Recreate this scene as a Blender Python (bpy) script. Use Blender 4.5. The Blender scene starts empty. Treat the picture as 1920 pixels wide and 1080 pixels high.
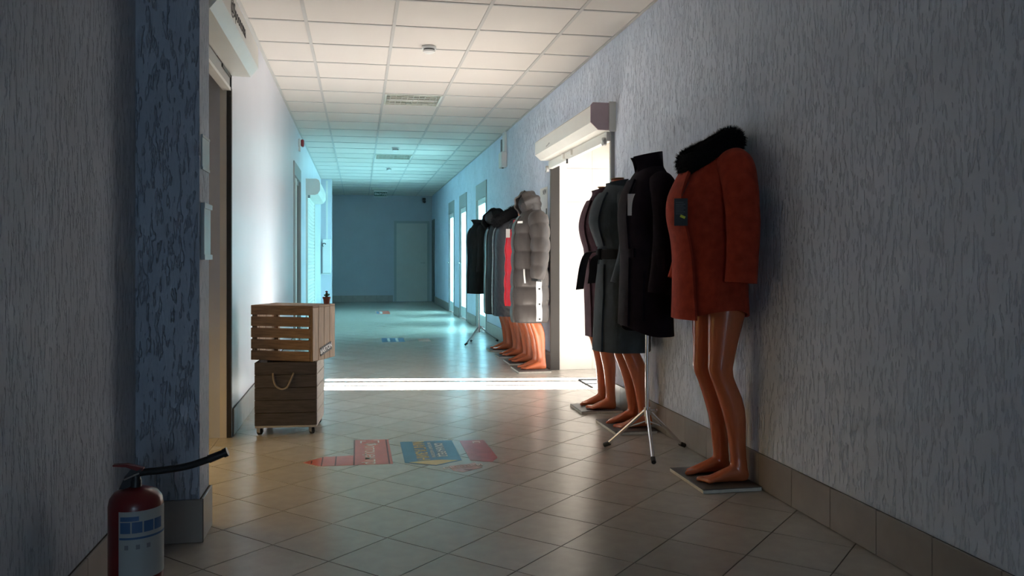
import bpy, math, random
from mathutils import Vector, Euler, noise

random.seed(7)
SC = bpy.context.scene
COL = SC.collection
PI = math.pi
R = math.radians

# ------------------------------------------------------------------ camera
cam_d = bpy.data.cameras.new('camera')
cam = bpy.data.objects.new('camera', cam_d)
COL.objects.link(cam)
cam.location = (0, 0, 1.08)
cam.rotation_euler = (R(90), 0, R(-10.49))
cam_d.sensor_width = 36
cam_d.lens = 36 * 1550 / 1920
cam_d.shift_y = -53 / 1920
cam_d.clip_start = 0.05
SC.camera = cam

# ------------------------------------------------------------------ view, world, lights
SC.view_settings.view_transform = 'Standard'
SC.view_settings.look = 'None'
SC.view_settings.gamma = 1
SC.view_settings.use_curve_mapping = False
SC.view_settings.exposure = 0.92
SC.cycles.diffuse_bounces = 4
SC.cycles.glossy_bounces = 3
SC.cycles.max_bounces = 6
SC.cycles.caustics_reflective = True
SC.cycles.caustics_refractive = False
SC.cycles.sample_clamp_indirect = 60
SC.cycles.blur_glossy = 0.3
SC.cycles.adaptive_threshold = 0.03

W = bpy.data.worlds.new('world')
SC.world = W
W.use_nodes = True
W.node_tree.nodes['Background'].inputs[0].default_value = (0.55, 0.7, 0.9, 1)
W.node_tree.nodes['Background'].inputs[1].default_value = 0.6


def area(name, loc, sx, sy, direction, power, color):
    d = bpy.data.lights.new(name, 'AREA')
    d.shape = 'RECTANGLE'
    d.size, d.size_y = sx, sy
    d.energy = power
    d.color = color
    o = bpy.data.objects.new(name, d)
    COL.objects.link(o)
    o.location = loc
    o.rotation_euler = Vector(direction).to_track_quat('-Z', 'Y').to_euler()
    return o


sun_d = bpy.data.lights.new('sun', 'SUN')
sun_d.energy = 115
sun_d.angle = R(0.5)
sun_d.color = (1.0, 0.98, 0.97)
sun = bpy.data.objects.new('sun', sun_d)
COL.objects.link(sun)
sun.rotation_euler = Vector((-1, 0.16, -math.tan(R(36)))).to_track_quat('-Z', 'Y').to_euler()
sun.location = (8, 6, 3)

area('daylight_of_right_entrance', (2.54, 6.92, 1.06), 1.8, 2.0, (-1, 0, 0), 18, (1.0, 0.96, 0.92))
area('daylight_of_left_shop', (-1.60, 4.45, 0.62), 1.4, 0.8, (1, 0, -0.75), 2.0, (1.0, 0.62, 0.16)).data.spread = R(95)
for yc in (12.7, 14.97, 16.9):
    area('daylight_of_glazed_door', (2.60, yc, 1.2), 0.95, 2.0, (-1, 0, 0), 85, (0.50, 0.90, 1.0))
area('fill_light_behind', (0.5, -8.9, 1.5), 1.75, 1.35, (0, 1, 0), 24.0, (0.58, 0.79, 1.0))  # added cool fill light behind the camera, not a known source

# ------------------------------------------------------------------ materials
MATS = {}


def mat(name, col, rough=0.6, metal=0.0, var=0.0, vscale=8.0, vstretch=(1, 1, 1), bump=0.0, bscale=60.0,
        bstretch=(1, 1, 1), spec=0.5, sheen=0.0, objrand=0.0, coat=0.0, groove=False, emit=None):
    m = bpy.data.materials.new(name)
    m.use_nodes = True
    nt = m.node_tree
    N, L = nt.nodes, nt.links
    b = N['Principled BSDF']
    b.inputs['Base Color'].default_value = (*col, 1)
    b.inputs['Roughness'].default_value = rough
    b.inputs['Metallic'].default_value = metal
    b.inputs['Specular IOR Level'].default_value = spec
    b.inputs['Sheen Weight'].default_value = sheen
    b.inputs['Coat Weight'].default_value = coat
    b.inputs['Coat Roughness'].default_value = 0.12
    tc = N.new('ShaderNodeTexCoord')
    last = None
    if var > 0:
        mp = N.new('ShaderNodeMapping')
        mp.inputs['Scale'].default_value = vstretch
        L.new(tc.outputs['Object'], mp.inputs[0])
        tx = N.new('ShaderNodeTexNoise')
        tx.inputs['Scale'].default_value = vscale
        tx.inputs['Detail'].default_value = 5
        L.new(mp.outputs[0], tx.inputs['Vector'])
        rp = N.new('ShaderNodeValToRGB')
        rp.color_ramp.elements[0].position = 0.3
        rp.color_ramp.elements[1].position = 0.7
        rp.color_ramp.elements[0].color = (*[c * (1 - var) for c in col], 1)
        rp.color_ramp.elements[1].color = (*[min(1, c * (1 + var)) for c in col], 1)
        L.new(tx.outputs['Fac'], rp.inputs[0])
        last = rp.outputs[0]
    if objrand > 0:
        oi = N.new('ShaderNodeObjectInfo')
        mr = N.new('ShaderNodeMapRange')
        mr.inputs['To Min'].default_value = 1 - objrand
        mr.inputs['To Max'].default_value = 1 + objrand
        L.new(oi.outputs['Random'], mr.inputs[0])
        hs = N.new('ShaderNodeHueSaturation')
        hs.inputs['Color'].default_value = (*col, 1)
        if last:
            L.new(last, hs.inputs['Color'])
        L.new(mr.outputs[0], hs.inputs['Value'])
        last = hs.outputs[0]
    if last:
        L.new(last, b.inputs['Base Color'])
    if bump > 0:
        mp = N.new('ShaderNodeMapping')
        mp.inputs['Scale'].default_value = bstretch
        L.new(tc.outputs['Object'], mp.inputs[0])
        tx = N.new('ShaderNodeTexNoise')
        tx.inputs['Scale'].default_value = bscale
        tx.inputs['Detail'].default_value = 3
        L.new(mp.outputs[0], tx.inputs['Vector'])
        src = tx.outputs['Fac']
        if groove:
            rp = N.new('ShaderNodeValToRGB')
            rp.color_ramp.elements[0].position = 0.36
            rp.color_ramp.elements[1].position = 0.46
            L.new(src, rp.inputs[0])
            ad = N.new('ShaderNodeMath')
            ad.operation = 'MULTIPLY_ADD'
            ad.inputs[1].default_value = 0.35
            L.new(src, ad.inputs[0])
            L.new(rp.outputs[0], ad.inputs[2])
            src = ad.outputs[0]
        bp = N.new('ShaderNodeBump')
        bp.inputs['Strength'].default_value = bump
        bp.inputs['Distance'].default_value = 0.008 if groove else 0.004
        L.new(src, bp.inputs['Height'])
        L.new(bp.outputs[0], b.inputs['Normal'])
    if emit:
        b.inputs['Emission Color'].default_value = (*emit[0], 1)
        b.inputs['Emission Strength'].default_value = emit[1]
    MATS[name] = m
    return m


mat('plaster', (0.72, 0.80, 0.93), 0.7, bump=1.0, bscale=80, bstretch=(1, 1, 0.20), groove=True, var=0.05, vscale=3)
mat('plaster_shaded', (0.40, 0.46, 0.55), 0.7, bump=1.0, bscale=80, bstretch=(1, 1, 0.20), groove=True, var=0.05, vscale=3)  # same plaster, with the dimness of the near left side put into its colour
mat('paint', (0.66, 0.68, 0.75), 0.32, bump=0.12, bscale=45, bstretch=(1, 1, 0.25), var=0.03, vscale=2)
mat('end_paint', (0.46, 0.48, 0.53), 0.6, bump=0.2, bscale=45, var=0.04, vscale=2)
mat('ceil_tile', (0.69, 0.65, 0.605), 0.85, bump=0.15, bscale=220, objrand=0.02)
mat('ceil_bar', (0.52, 0.51, 0.49), 0.6)
mat('grout', (0.07, 0.062, 0.055), 0.9, var=0.2, vscale=30)
mat('floor_tile', (0.46, 0.425, 0.375), 0.26, var=0.06, vscale=14, objrand=0.05, spec=0.6, bump=0.03, bscale=18)
mat('base_tile', (0.33, 0.30, 0.27), 0.3, var=0.08, vscale=10, objrand=0.04)
mat('cream_tile', (0.82, 0.77, 0.70), 0.35, var=0.03, vscale=5, objrand=0.02)
mat('cream_grout', (0.45, 0.40, 0.33), 0.9)
mat('shutter_white', (0.74, 0.73, 0.68), 0.4, var=0.03, vscale=4)
mat('shutter_pink', (0.50, 0.38, 0.40), 0.6, var=0.05, vscale=10)
mat('alu', (0.42, 0.41, 0.39), 0.45, 0.3)
mat('dark_metal', (0.05, 0.045, 0.04), 0.4, 0.4)
mat('chrome', (0.72, 0.73, 0.75), 0.18, 1.0)
mat('black_rubber', (0.015, 0.015, 0.016), 0.6)
mat('white_plastic', (0.78, 0.78, 0.76), 0.4)
mat('black_plastic', (0.02, 0.02, 0.022), 0.4)
mat('red_plastic', (0.30, 0.03, 0.03), 0.35)
mat('door_grey', (0.56, 0.54, 0.50), 0.5, var=0.03, vscale=4)
mat('door_frame', (0.36, 0.38, 0.38), 0.5)
mat('pale_panel', (0.72, 0.76, 0.76), 0.4)
mat('door_dark', (0.14, 0.15, 0.15), 0.5)
mat('wood', (0.30, 0.175, 0.09), 0.55, var=0.35, vscale=9, vstretch=(1, 1, 8), bump=0.2, bscale=40, bstretch=(1, 1, 8), objrand=0.14)
mat('wood_v', (0.32, 0.20, 0.105), 0.55, var=0.32, vscale=9, vstretch=(8, 8, 0.7), bump=0.2, bscale=40, bstretch=(8, 8, 1), objrand=0.12)
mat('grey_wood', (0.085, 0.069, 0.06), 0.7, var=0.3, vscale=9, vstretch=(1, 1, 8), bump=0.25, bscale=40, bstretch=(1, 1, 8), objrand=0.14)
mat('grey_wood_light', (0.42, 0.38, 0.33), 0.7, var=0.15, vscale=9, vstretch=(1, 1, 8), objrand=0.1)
mat('rope', (0.36, 0.30, 0.23), 0.9, bump=0.6, bscale=180)
mat('skin_shell', (0.60, 0.150, 0.056), 0.22, var=0.06, vscale=5, coat=0.4)
mat('neck_wood', (0.50, 0.30, 0.15), 0.4, var=0.2, vscale=14)
mat('board_top', (0.10, 0.095, 0.09), 0.5, var=0.15, vscale=12)
mat('board_edge', (0.62, 0.58, 0.50), 0.6, var=0.1, vscale=40)
mat('wool_red', (0.40, 0.048, 0.022), 0.9, spec=0.15, var=0.22, vscale=22, bump=0.4, bscale=160, sheen=0.05)
mat('wool_dark', (0.014, 0.009, 0.015), 0.9, spec=0.15, var=0.25, vscale=18, bump=0.3, bscale=200, sheen=0.02)
mat('wool_grey', (0.062, 0.078, 0.090), 0.85, spec=0.15, var=0.12, vscale=18, bump=0.25, bscale=200, sheen=0.02)
mat('wool_plum', (0.085, 0.045, 0.058), 0.85, spec=0.15, var=0.15, vscale=18, bump=0.25, bscale=200, sheen=0.02)
mat('belt_black', (0.018, 0.018, 0.020), 0.7, spec=0.12, bump=0.2, bscale=200)
mat('nylon_grey', (0.062, 0.054, 0.051), 0.40, spec=0.35, var=0.08, vscale=12, bump=0.3, bscale=26, bstretch=(1, 1, 0.6))
mat('nylon_black', (0.016, 0.018, 0.020), 0.42, var=0.1, vscale=12, bump=0.4, bscale=30)
mat('nylon_navy', (0.042, 0.046, 0.056), 0.32, var=0.1, vscale=12, bump=0.5, bscale=30)
mat('nylon_red', (0.72, 0.022, 0.040), 0.45, var=0.05, vscale=10, bump=0.2, bscale=26)
mat('coat_black', (0.014, 0.017, 0.018), 0.75, spec=0.12, var=0.15, vscale=14, bump=0.3, bscale=120)
mat('fur_black', (0.006, 0.006, 0.007), 0.8, spec=0.12)
mat('fur_dark', (0.014, 0.014, 0.016), 0.8, spec=0.12)
mat('zip_metal', (0.55, 0.55, 0.53), 0.35, 0.8)
mat('white_tape', (0.80, 0.80, 0.78), 0.5)
mat('paper', (0.74, 0.74, 0.72), 0.7)
mat('old_paper', (0.38, 0.40, 0.39), 0.6)
mat('paper_dark', (0.022, 0.025, 0.027), 0.55)
mat('print_grey', (0.20, 0.21, 0.22), 0.6)
mat('print_black', (0.03, 0.03, 0.03), 0.6)
mat('sticker_yellow', (0.75, 0.78, 0.04), 0.5)
mat('red_paint', (0.17, 0.012, 0.012), 0.3, coat=0.3)
mat('print_blue', (0.05, 0.12, 0.26), 0.5)
mat('sticker_red', (0.55, 0.115, 0.075), 0.3, var=0.1, vscale=14)
mat('sticker_brick', (0.44, 0.075, 0.07), 0.3, var=0.2, vscale=12)
mat('sticker_blue', (0.065, 0.155, 0.30), 0.3, var=0.08, vscale=12)
mat('sticker_gold', (0.72, 0.47, 0.10), 0.3)
mat('sticker_dark', (0.13, 0.03, 0.025), 0.4)
mat('sticker_pink', (0.46, 0.20, 0.14), 0.3, var=0.12, vscale=30)
mat('print_white', (0.76, 0.76, 0.74), 0.4)
mat('print_pink', (0.66, 0.46, 0.38), 0.4)
mat('terracotta', (0.32, 0.10, 0.06), 0.8, var=0.12, vscale=30)
mat('cactus', (0.06, 0.10, 0.04), 0.7, var=0.2, vscale=60)
mat('soil', (0.04, 0.03, 0.02), 0.9)
mat('doormat', (0.06, 0.06, 0.06), 0.95, bump=0.6, bscale=300)
mat('louvre', (0.72, 0.72, 0.64), 0.3, 0.2)
mat('louvre_dark', (0.22, 0.22, 0.18), 0.4)
mat('plaque_glass', (0.36, 0.42, 0.45), 0.4, spec=0.4)
mat('plaque_frame', (0.40, 0.44, 0.46), 0.4)
mat('door_reflect', (0.05, 0.06, 0.06), 0.1, spec=0.8)
mat('exit_green', (0.02, 0.09, 0.07), 0.4)


def glass(name, col):
    g = bpy.data.materials.new(name)
    g.use_nodes = True
    nt = g.node_tree
    nt.nodes.remove(nt.nodes['Principled BSDF'])
    tr = nt.nodes.new('ShaderNodeBsdfTransparent')
    tr.inputs[0].default_value = (*col, 1)
    gl = nt.nodes.new('ShaderNodeBsdfGlossy')
    gl.inputs['Roughness'].default_value = 0.05
    mx = nt.nodes.new('ShaderNodeMixShader')
    mx.inputs[0].default_value = 0.06
    nt.links.new(tr.outputs[0], mx.inputs[1])
    nt.links.new(gl.outputs[0], mx.inputs[2])
    nt.links.new(mx.outputs[0], nt.nodes['Material Output'].inputs[0])
    MATS[name] = g


glass('pane_glass', (0.82, 0.95, 0.96))
glass('clear_glass', (0.98, 0.98, 0.98))


# ------------------------------------------------------------------ mesh helpers
class MB:
    def __init__(s):
        s.v, s.f = [], []

    def add(s, vs, fs):
        o = len(s.v)
        s.v += [tuple(p) for p in vs]
        s.f += [tuple(i + o for i in f) for f in fs]
        return s

    def box(s, x0, x1, y0, y1, z0, z1):
        s.add([(x0, y0, z0), (x1, y0, z0), (x1, y1, z0), (x0, y1, z0), (x0, y0, z1), (x1, y0, z1), (x1, y1, z1), (x0, y1, z1)],
              [(0, 3, 2, 1), (4, 5, 6, 7), (0, 1, 5, 4), (1, 2, 6, 5), (2, 3, 7, 6), (3, 0, 4, 7)])
        return s

    def bbox(s, x0, x1, y0, y1, z0, z1, c=0.004):
        """box with chamfered edges"""
        c = min(c, (x1 - x0) * .45, (y1 - y0) * .45, (z1 - z0) * .45)
        P, idx = [], {}
        xs, ys, zs = (x0, x1), (y0, y1), (z0, z1)
        for i in (0, 1):
            for j in (0, 1):
                for k in (0, 1):
                    dx, dy, dz = (c if i == 0 else -c), (c if j == 0 else -c), (c if k == 0 else -c)
                    idx[i, j, k, 'x'] = len(P); P.append((xs[i], ys[j] + dy, zs[k] + dz))
                    idx[i, j, k, 'y'] = len(P); P.append((xs[i] + dx, ys[j], zs[k] + dz))
                    idx[i, j, k, 'z'] = len(P); P.append((xs[i] + dx, ys[j] + dy, zs[k]))
        F = []
        for i in (0, 1):
            q = [idx[i, 0, 0, 'x'], idx[i, 1, 0, 'x'], idx[i, 1, 1, 'x'], idx[i, 0, 1, 'x']]
            F.append(q if i else q[::-1])
            q = [idx[0, i, 0, 'y'], idx[1, i, 0, 'y'], idx[1, i, 1, 'y'], idx[0, i, 1, 'y']]
            F.append(q[::-1] if i else q)
            q = [idx[0, 0, i, 'z'], idx[1, 0, i, 'z'], idx[1, 1, i, 'z'], idx[0, 1, i, 'z']]
            F.append(q if i else q[::-1])
        for a in (0, 1):
            for b in (0, 1):
                F.append([idx[0, a, b, 'y'], idx[1, a, b, 'y'], idx[1, a, b, 'z'], idx[0, a, b, 'z']])
                F.append([idx[a, 0, b, 'x'], idx[a, 1, b, 'x'], idx[a, 1, b, 'z'], idx[a, 0, b, 'z']])
                F.append([idx[a, b, 0, 'x'], idx[a, b, 1, 'x'], idx[a, b, 1, 'y'], idx[a, b, 0, 'y']])
        for i in (0, 1):
            for j in (0, 1):
                for k in (0, 1):
                    F.append([idx[i, j, k, 'x'], idx[i, j, k, 'y'], idx[i, j, k, 'z']])
        s.add(P, F)
        return s

    def loft(s, rings, cap0=True, cap1=True):
        n = len(rings[0])
        vs = [p for r in rings for p in r]
        fs = []
        for i in range(len(rings) - 1):
            for j in range(n):
                k = (j + 1) % n
                fs.append((i * n + j, i * n + k, (i + 1) * n + k, (i + 1) * n + j))
        if cap0:
            fs.append(tuple(range(n - 1, -1, -1)))
        if cap1:
            fs.append(tuple((len(rings) - 1) * n + j for j in range(n)))
        s.add(vs, fs)
        return s

    def tube(s, pts, rad, n=12, ry=None):
        pts = [Vector(p) for p in pts]
        if not hasattr(rad, '__len__'):
            rad = [rad] * len(pts)
        rings = []
        up = None
        for i, p in enumerate(pts):
            d = (pts[min(i + 1, len(pts) - 1)] - pts[max(i - 1, 0)]).normalized()
            if up is None:
                up = Vector((0, 0, 1)) if abs(d.z) < 0.9 else Vector((1, 0, 0))
            a = d.cross(up).normalized()
            b = a.cross(d).normalized()
            up = b
            r = rad[i]
            rr = r * (ry if ry else 1)
            rings.append([p + a * (r * math.cos(2 * PI * j / n)) + b * (rr * math.sin(2 * PI * j / n)) for j in range(n)])
        s.loft(rings)
        return s

    def lathe(s, prof, cx=0, cy=0, n=32):
        s.loft([[(cx + r * math.cos(2 * PI * j / n), cy + r * math.sin(2 * PI * j / n), z) for j in range(n)] for r, z in prof])
        return s

    def prism(s, poly, z0, z1):
        n = len(poly)
        s.add([(x, y, z0) for x, y in poly] + [(x, y, z1) for x, y in poly],
              [tuple(range(n - 1, -1, -1)), tuple(range(n, 2 * n))] + [(i, (i + 1) % n, n + (i + 1) % n, n + i) for i in range(n)])
        return s

    def mesh(s, name, m, smooth=False, recalc=True):
        me = bpy.data.meshes.new(name)
        me.from_pydata(s.v, [], s.f)
        if recalc:
            import bmesh
            b = bmesh.new()
            b.from_mesh(me)
            bmesh.ops.recalc_face_normals(b, faces=b.faces)
            b.to_mesh(me)
            b.free()
        if m:
            me.materials.append(MATS[m])
        if smooth:
            me.polygons.foreach_set('use_smooth', [True] * len(me.polygons))
            me.set_sharp_from_angle(angle=R(smooth if smooth is not True else 50))
        me.update()
        return me

    def build(s, name, m, parent=None, smooth=False, label=None):
        o = bpy.data.objects.new(name, s.mesh(name, m, smooth))
        COL.objects.link(o)
        if parent:
            o.parent = parent
        if label:
            o['label'] = label
        return o


def link(name, me, parent=None, loc=None):
    o = bpy.data.objects.new(name, me)
    COL.objects.link(o)
    if parent:
        o.parent = parent
    if loc:
        o.location = loc
    return o


def thing(name, label, cat, loc=(0, 0, 0), rz=0.0, group=None):
    o = bpy.data.objects.new(name, None)
    o.empty_display_size = 0.1
    COL.objects.link(o)
    o.location = loc
    o.rotation_euler = (0, 0, rz)
    return tag(o, label, cat, group)


def tag(o, label, cat, group=None):
    o['label'] = label
    o['category'] = cat
    if group:
        o['group'] = group
    return o


def struct(o):
    o['kind'] = 'structure'
    return o


def text(name, body, size, m, parent, loc, rot, extrude=0.0004, bold=0.0, align='CENTER', sx=1.0):
    c = bpy.data.curves.new(name, 'FONT')
    c.body = body
    c.size = size
    c.extrude = extrude
    c.offset = bold
    c.align_x = align
    c.align_y = 'CENTER'
    c.resolution_u = 3
    t = bpy.data.objects.new(name, c)
    COL.objects.link(t)
    bpy.context.view_layer.update()
    me = bpy.data.meshes.new_from_object(t.evaluated_get(bpy.context.evaluated_depsgraph_get()))
    bpy.data.objects.remove(t)
    me.materials.clear()
    me.materials.append(MATS[m])
    o = link(name, me, parent, loc)
    o.rotation_euler = rot
    o.scale = (sx, 1, 1)
    return o


def clip(poly, x0, x1, y0, y1):
    def cut(p, ax, val, keep_less):
        out = []
        for i in range(len(p)):
            a, b = p[i], p[(i + 1) % len(p)]
            ia = a[ax] <= val if keep_less else a[ax] >= val
            ib = b[ax] <= val if keep_less else b[ax] >= val
            if ia:
                out.append(a)
            if ia != ib:
                t = (val - a[ax]) / (b[ax] - a[ax])
                out.append(tuple(a[k] + t * (b[k] - a[k]) for k in (0, 1)))
        return out
    for ax, val, less in ((0, x0, False), (0, x1, True), (1, y0, False), (1, y1, True)):
        poly = cut(poly, ax, val, less)
        if len(poly) < 3:
            return []
    return poly


def parea(p):
    return abs(sum(p[i][0] * p[(i + 1) % len(p)][1] - p[(i + 1) % len(p)][0] * p[i][1] for i in range(len(p)))) / 2


# ------------------------------------------------------------------ the shell of the corridor
XR, XL, XN = 1.87, -0.766, -0.83          # right wall, left wall, near left wall
YB, YE, H = -9.0, 21.5, 2.73

floor = struct(MB().box(-1.9, 3.5, YB - .2, YE + .2, -0.12, -0.004).build('floor', 'grout'))
P_ = 0.303
hd = 0.2985 / math.sqrt(2)
full = MB().prism([(hd, 0), (0, hd), (-hd, 0), (0, -hd)], -0.010, 0.0).mesh('tile', 'floor_tile')
step = P_ / math.sqrt(2)
tiles = []
for i in range(-80, 80):
    for j in range(-80, 80):
        cx = 0.107 + (i + j) * step
        cy = 3.245 + step + (i - j) * step
        sq = [(cx + hd, cy), (cx, cy + hd), (cx - hd, cy), (cx, cy - hd)]
        for rect, w in (((XN, XR, YB, YE), 0), ((XR + .003, 2.6, 5.95, 7.89), 1), ((-1.75, XN - .003, 3.5, 5.25), 1)):
            q = clip(sq, *rect)
            if len(q) >= 3 and parea(q) > 4e-4:
                tiles.append((cy, cx, q, parea(q) > 0.0890, w))
tiles.sort(key=lambda t: t[0])
main = [t for t in tiles if t[0] > 2.35][:290]
main_ids = {id(t) for t in main}
rest = MB()
for t in tiles:
    cy, cx, q, whole, w = t
    if id(t) in main_ids:
        if whole:
            link('tile', full, floor, (cx, cy, 0))
        else:
            o = MB().prism([(x - cx, y - cy) for x, y in q], -0.010, 0.0).build('tile', 'floor_tile', floor)
            o.location = (cx, cy, 0)
    else:
        rest.prism(q, -0.010, 0.0)
o = rest.build('far_tiles', 'floor_tile', floor)
o['kind'] = 'stuff'

# ceiling: slab, T-bar grid, panels
ceiling = struct(MB().box(-1.9, 3.5, YB - .2, YE + .2, H + 0.03, H + 0.15).build('ceiling', 'ceil_bar'))
GX = [-0.36 - .6, -0.36, 0.243, 0.845, 1.447, 2.05]
GY0 = 8.30
gys = [GY0 + .6 * k for k in range(-29, 23)]
lights_at = [(2, GY0), (2, GY0 + 4.8), (2, GY0 + 10.8)]
bar = MB()
for x in GX[1:-1]:
    MB().box(x - .012, x + .012, YB, YE, H, H + .03).build('main_runner', 'ceil_bar', ceiling)
for y in gys:
    if YB < y < YE:
        MB().box(XN, XR, y - .012, y + .012, H + .0005, H + .03).build('cross_tee', 'ceil_bar', ceiling)
MB().box(XR - .022, XR, YB, YE, H - .001, H + .03).build('wall_angle', 'ceil_bar', ceiling)
MB().box(XL, XL + .022, 3.6, YE, H - .001, H + .03).build('wall_angle', 'ceil_bar', ceiling)
cm = {}
for ci in range(5):
    xa, xb = max(GX[ci], XN), min(GX[ci + 1], XR)
    for y in gys:
        ya, yb = max(y, YB), min(y + .6, YE)
        if yb - ya < .05 or any(ci == a and abs(y - b) < .05 for a, b in lights_at):
            continue
        key = (ci, round(yb - ya, 3))
        if key not in cm:
            cm[key] = MB().box(-(xb - xa) / 2 + .004, (xb - xa) / 2 - .004, -(yb - ya) / 2 + .004, (yb - ya) / 2 - .004, 0, .014).mesh('panel', 'ceil_tile')
        link('panel', cm[key], ceiling, ((xa + xb) / 2, (ya + yb) / 2, H + .005))

# right wall with its openings
w = MB()
T = 0.14
ops = [(5.95, 7.89, 2.12), (12.15, 13.25, 2.28), (14.45, 15.50, 2.28), (16.40, 17.40, 2.28), (20.75, 21.40, 2.08)]
y = YB
for a, b, h in ops:
    w.box(XR, XR + T, y, a, -.01, H + .05)
    w.box(XR, XR + T, a, b, h, H + .05)
    y = b
w.box(XR, XR + T, y, YE, -.01, H + .05)
wall_right = struct(w.build('wall_right', 'plaster'))

wl = MB()
wl.box(XL - T, XL, 5.25, 10.13, -.01, H + .05).box(XL - T, XL, 10.13, 11.3, 2.26, H + .05).box(XL - T, XL, 11.3, YE, -.01, H + .05)
wl.box(XL - T, XL, 3.53, 5.25, 2.32, H + .05)
wall_left = struct(wl.build('wall_left', 'paint'))
wall_near = struct(MB().box(XN - T, XN, YB, 3.45, -.01, H + .05).build('wall_left_near', 'plaster_shaded'))
pil = struct(MB().box(-1.0, -0.60, 3.33, 3.53, -.01, H + .05).build('wall_pilaster', 'plaster_shaded'))
pil2 = struct(MB().box(XL - .05, -0.55, 17.35, 17.7, -.01, H + .05).build('wall_far_pilaster', 'paint'))
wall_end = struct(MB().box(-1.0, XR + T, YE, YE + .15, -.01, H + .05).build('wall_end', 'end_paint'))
wb = MB().box(-1.2, XR + T, YB - .15, YB, -.01, 0.8).box(-1.2, XR + T, YB - .15, YB, 2.2, H + .05)
wb.box(-1.2, -.4, YB - .15, YB, 0.8, 2.2).box(1.4, XR + T, YB - .15, YB, 0.8, 2.2)
wall_back = struct(wb.build('wall_back', 'plaster'))
added_win = struct(MB().box(-.4, 1.4, YB - .1, YB - .09, .8, 2.2).build('added_window_1', 'pane_glass'))  # unseen window, added to house the fill light behind the camera
MB().box(-.4, -.35, YB - .12, YB - .04, .8, 2.2).box(1.35, 1.4, YB - .12, YB - .04, .8, 2.2).box(-.4, 1.4, YB - .12, YB - .04, .8, .85).box(
    -.4, 1.4, YB - .12, YB - .04, 2.15, 2.2).box(.48, .52, YB - .12, YB - .04, .8, 2.2).build('added_window_frame', 'white_plastic', added_win)

# right entrance recess, lined with cream tiles
rr = MB()
rr.box(XR + T, 2.75, 7.90, 8.05, -.01, H + .05).box(XR + T, 2.75, 5.80, 5.94, -.01, H + .05).box(XR + T, 2.75, 5.80, 8.05, 2.3, H + .05)
rr.box(XR, XR + T, 7.895, 7.9, -.01, 2.3)
recess_r = struct(rr.build('wall_recess_right', 'cream_grout'))


def wall_tiles(parent, plane, a0, a1, z0, z1, tw, th, at, nrm, off=0.0):
    """tiles .33 x .33 on a plane; plane 'y' -> lies across X at Y=at, 'x' -> along Y at X=at"""
    cache = {}
    zz = z0
    while zz < z1 - .01:
        ze = min(zz + th, z1)
        aa = a0 - off
        while aa < a1 - .01:
            s, e = max(aa, a0), min(aa + tw, a1)
            if e - s > .01:
                hw, hh = (e - s) / 2 - .0012, (ze - zz) / 2 - .0012
                key = (round(hw, 4), round(hh, 4))
                if key not in cache:
                    if plane == 'y':
                        cache[key] = MB().box(-hw, hw, -.004, .004, -hh, hh).mesh('tile', 'cream_tile')
                    else:
                        cache[key] = MB().box(-.004, .004, -hw, hw, -hh, hh).mesh('tile', 'cream_tile')
                c = (s + e) / 2
                link('tile', cache[key], parent, (c, at + nrm * .004, (zz + ze) / 2) if plane == 'y' else (at + nrm * .004, c, (zz + ze) / 2))
            aa += tw
        zz += th


wall_tiles(recess_r, 'y', XR + .065, 2.59, 0, 2.3, .33, .33, 7.895, -1)
wall_tiles(recess_r, 'y', XR + T, 2.59, 0, 2.3, .33, .33, 5.945, 1)
# the entrance door at the end of that recess: pale leaves with clear glass strips
d = struct(MB().box(2.60, 2.64, 5.93, 6.53, 0, 2.32).box(2.60, 2.64, 7.23, 7.91, 0, 2.32).box(2.60, 2.64, 6.53, 7.23, 2.12, 2.32).build('door_1', 'pale_panel'))
MB().box(2.615, 2.622, 6.53, 7.23, .02, 2.12).build('pane', 'clear_glass', d)
for a, b in ((6.52, 6.55), (6.76, 6.80), (6.98, 7.07), (7.21, 7.24)):
    MB().box(2.57, 2.66, a, b, .0, 2.13).build('mullion', 'alu', d)
MB().box(2.55, 2.60, 6.46, 6.49, .95, 1.15).build('handle', 'chrome', d)

# left shop recess
lr = MB()
lr.box(-1.9, XL - .015, 5.265, 5.40, -.01, H + .05).box(-1.9, -1.0, 3.35, 3.49, -.01, H + .05).box(-1.9, XL, 3.35, 5.4, 2.40, H + .05)
recess_l = struct(lr.build('wall_recess_left', 'cream_grout'))
wall_tiles(recess_l, 'y', -1.75, XL - .065, 0, 2.39, .33, .33, 5.265, -1, off=.1)
wall_tiles(recess_l, 'y', -1.75, -1.0, 0, 2.39, .33, .33, 3.49, 1)
MB().box(XL - .062, XL - .024, 5.245, 5.262, 0, 2.2).build('edge_trim', 'cream_tile', recess_l)
d = struct(MB().box(-1.82, -1.78, 3.49, 5.26, 0, 2.4).build('door_2', 'pale_panel'))
for a in (3.49, 4.05, 4.65, 5.2):
    MB().box(-1.78, -1.72, a, a + .05, 0, 2.4).build('mullion', 'alu', d)

# baseboards made of half tiles
bcache = {}


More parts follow.
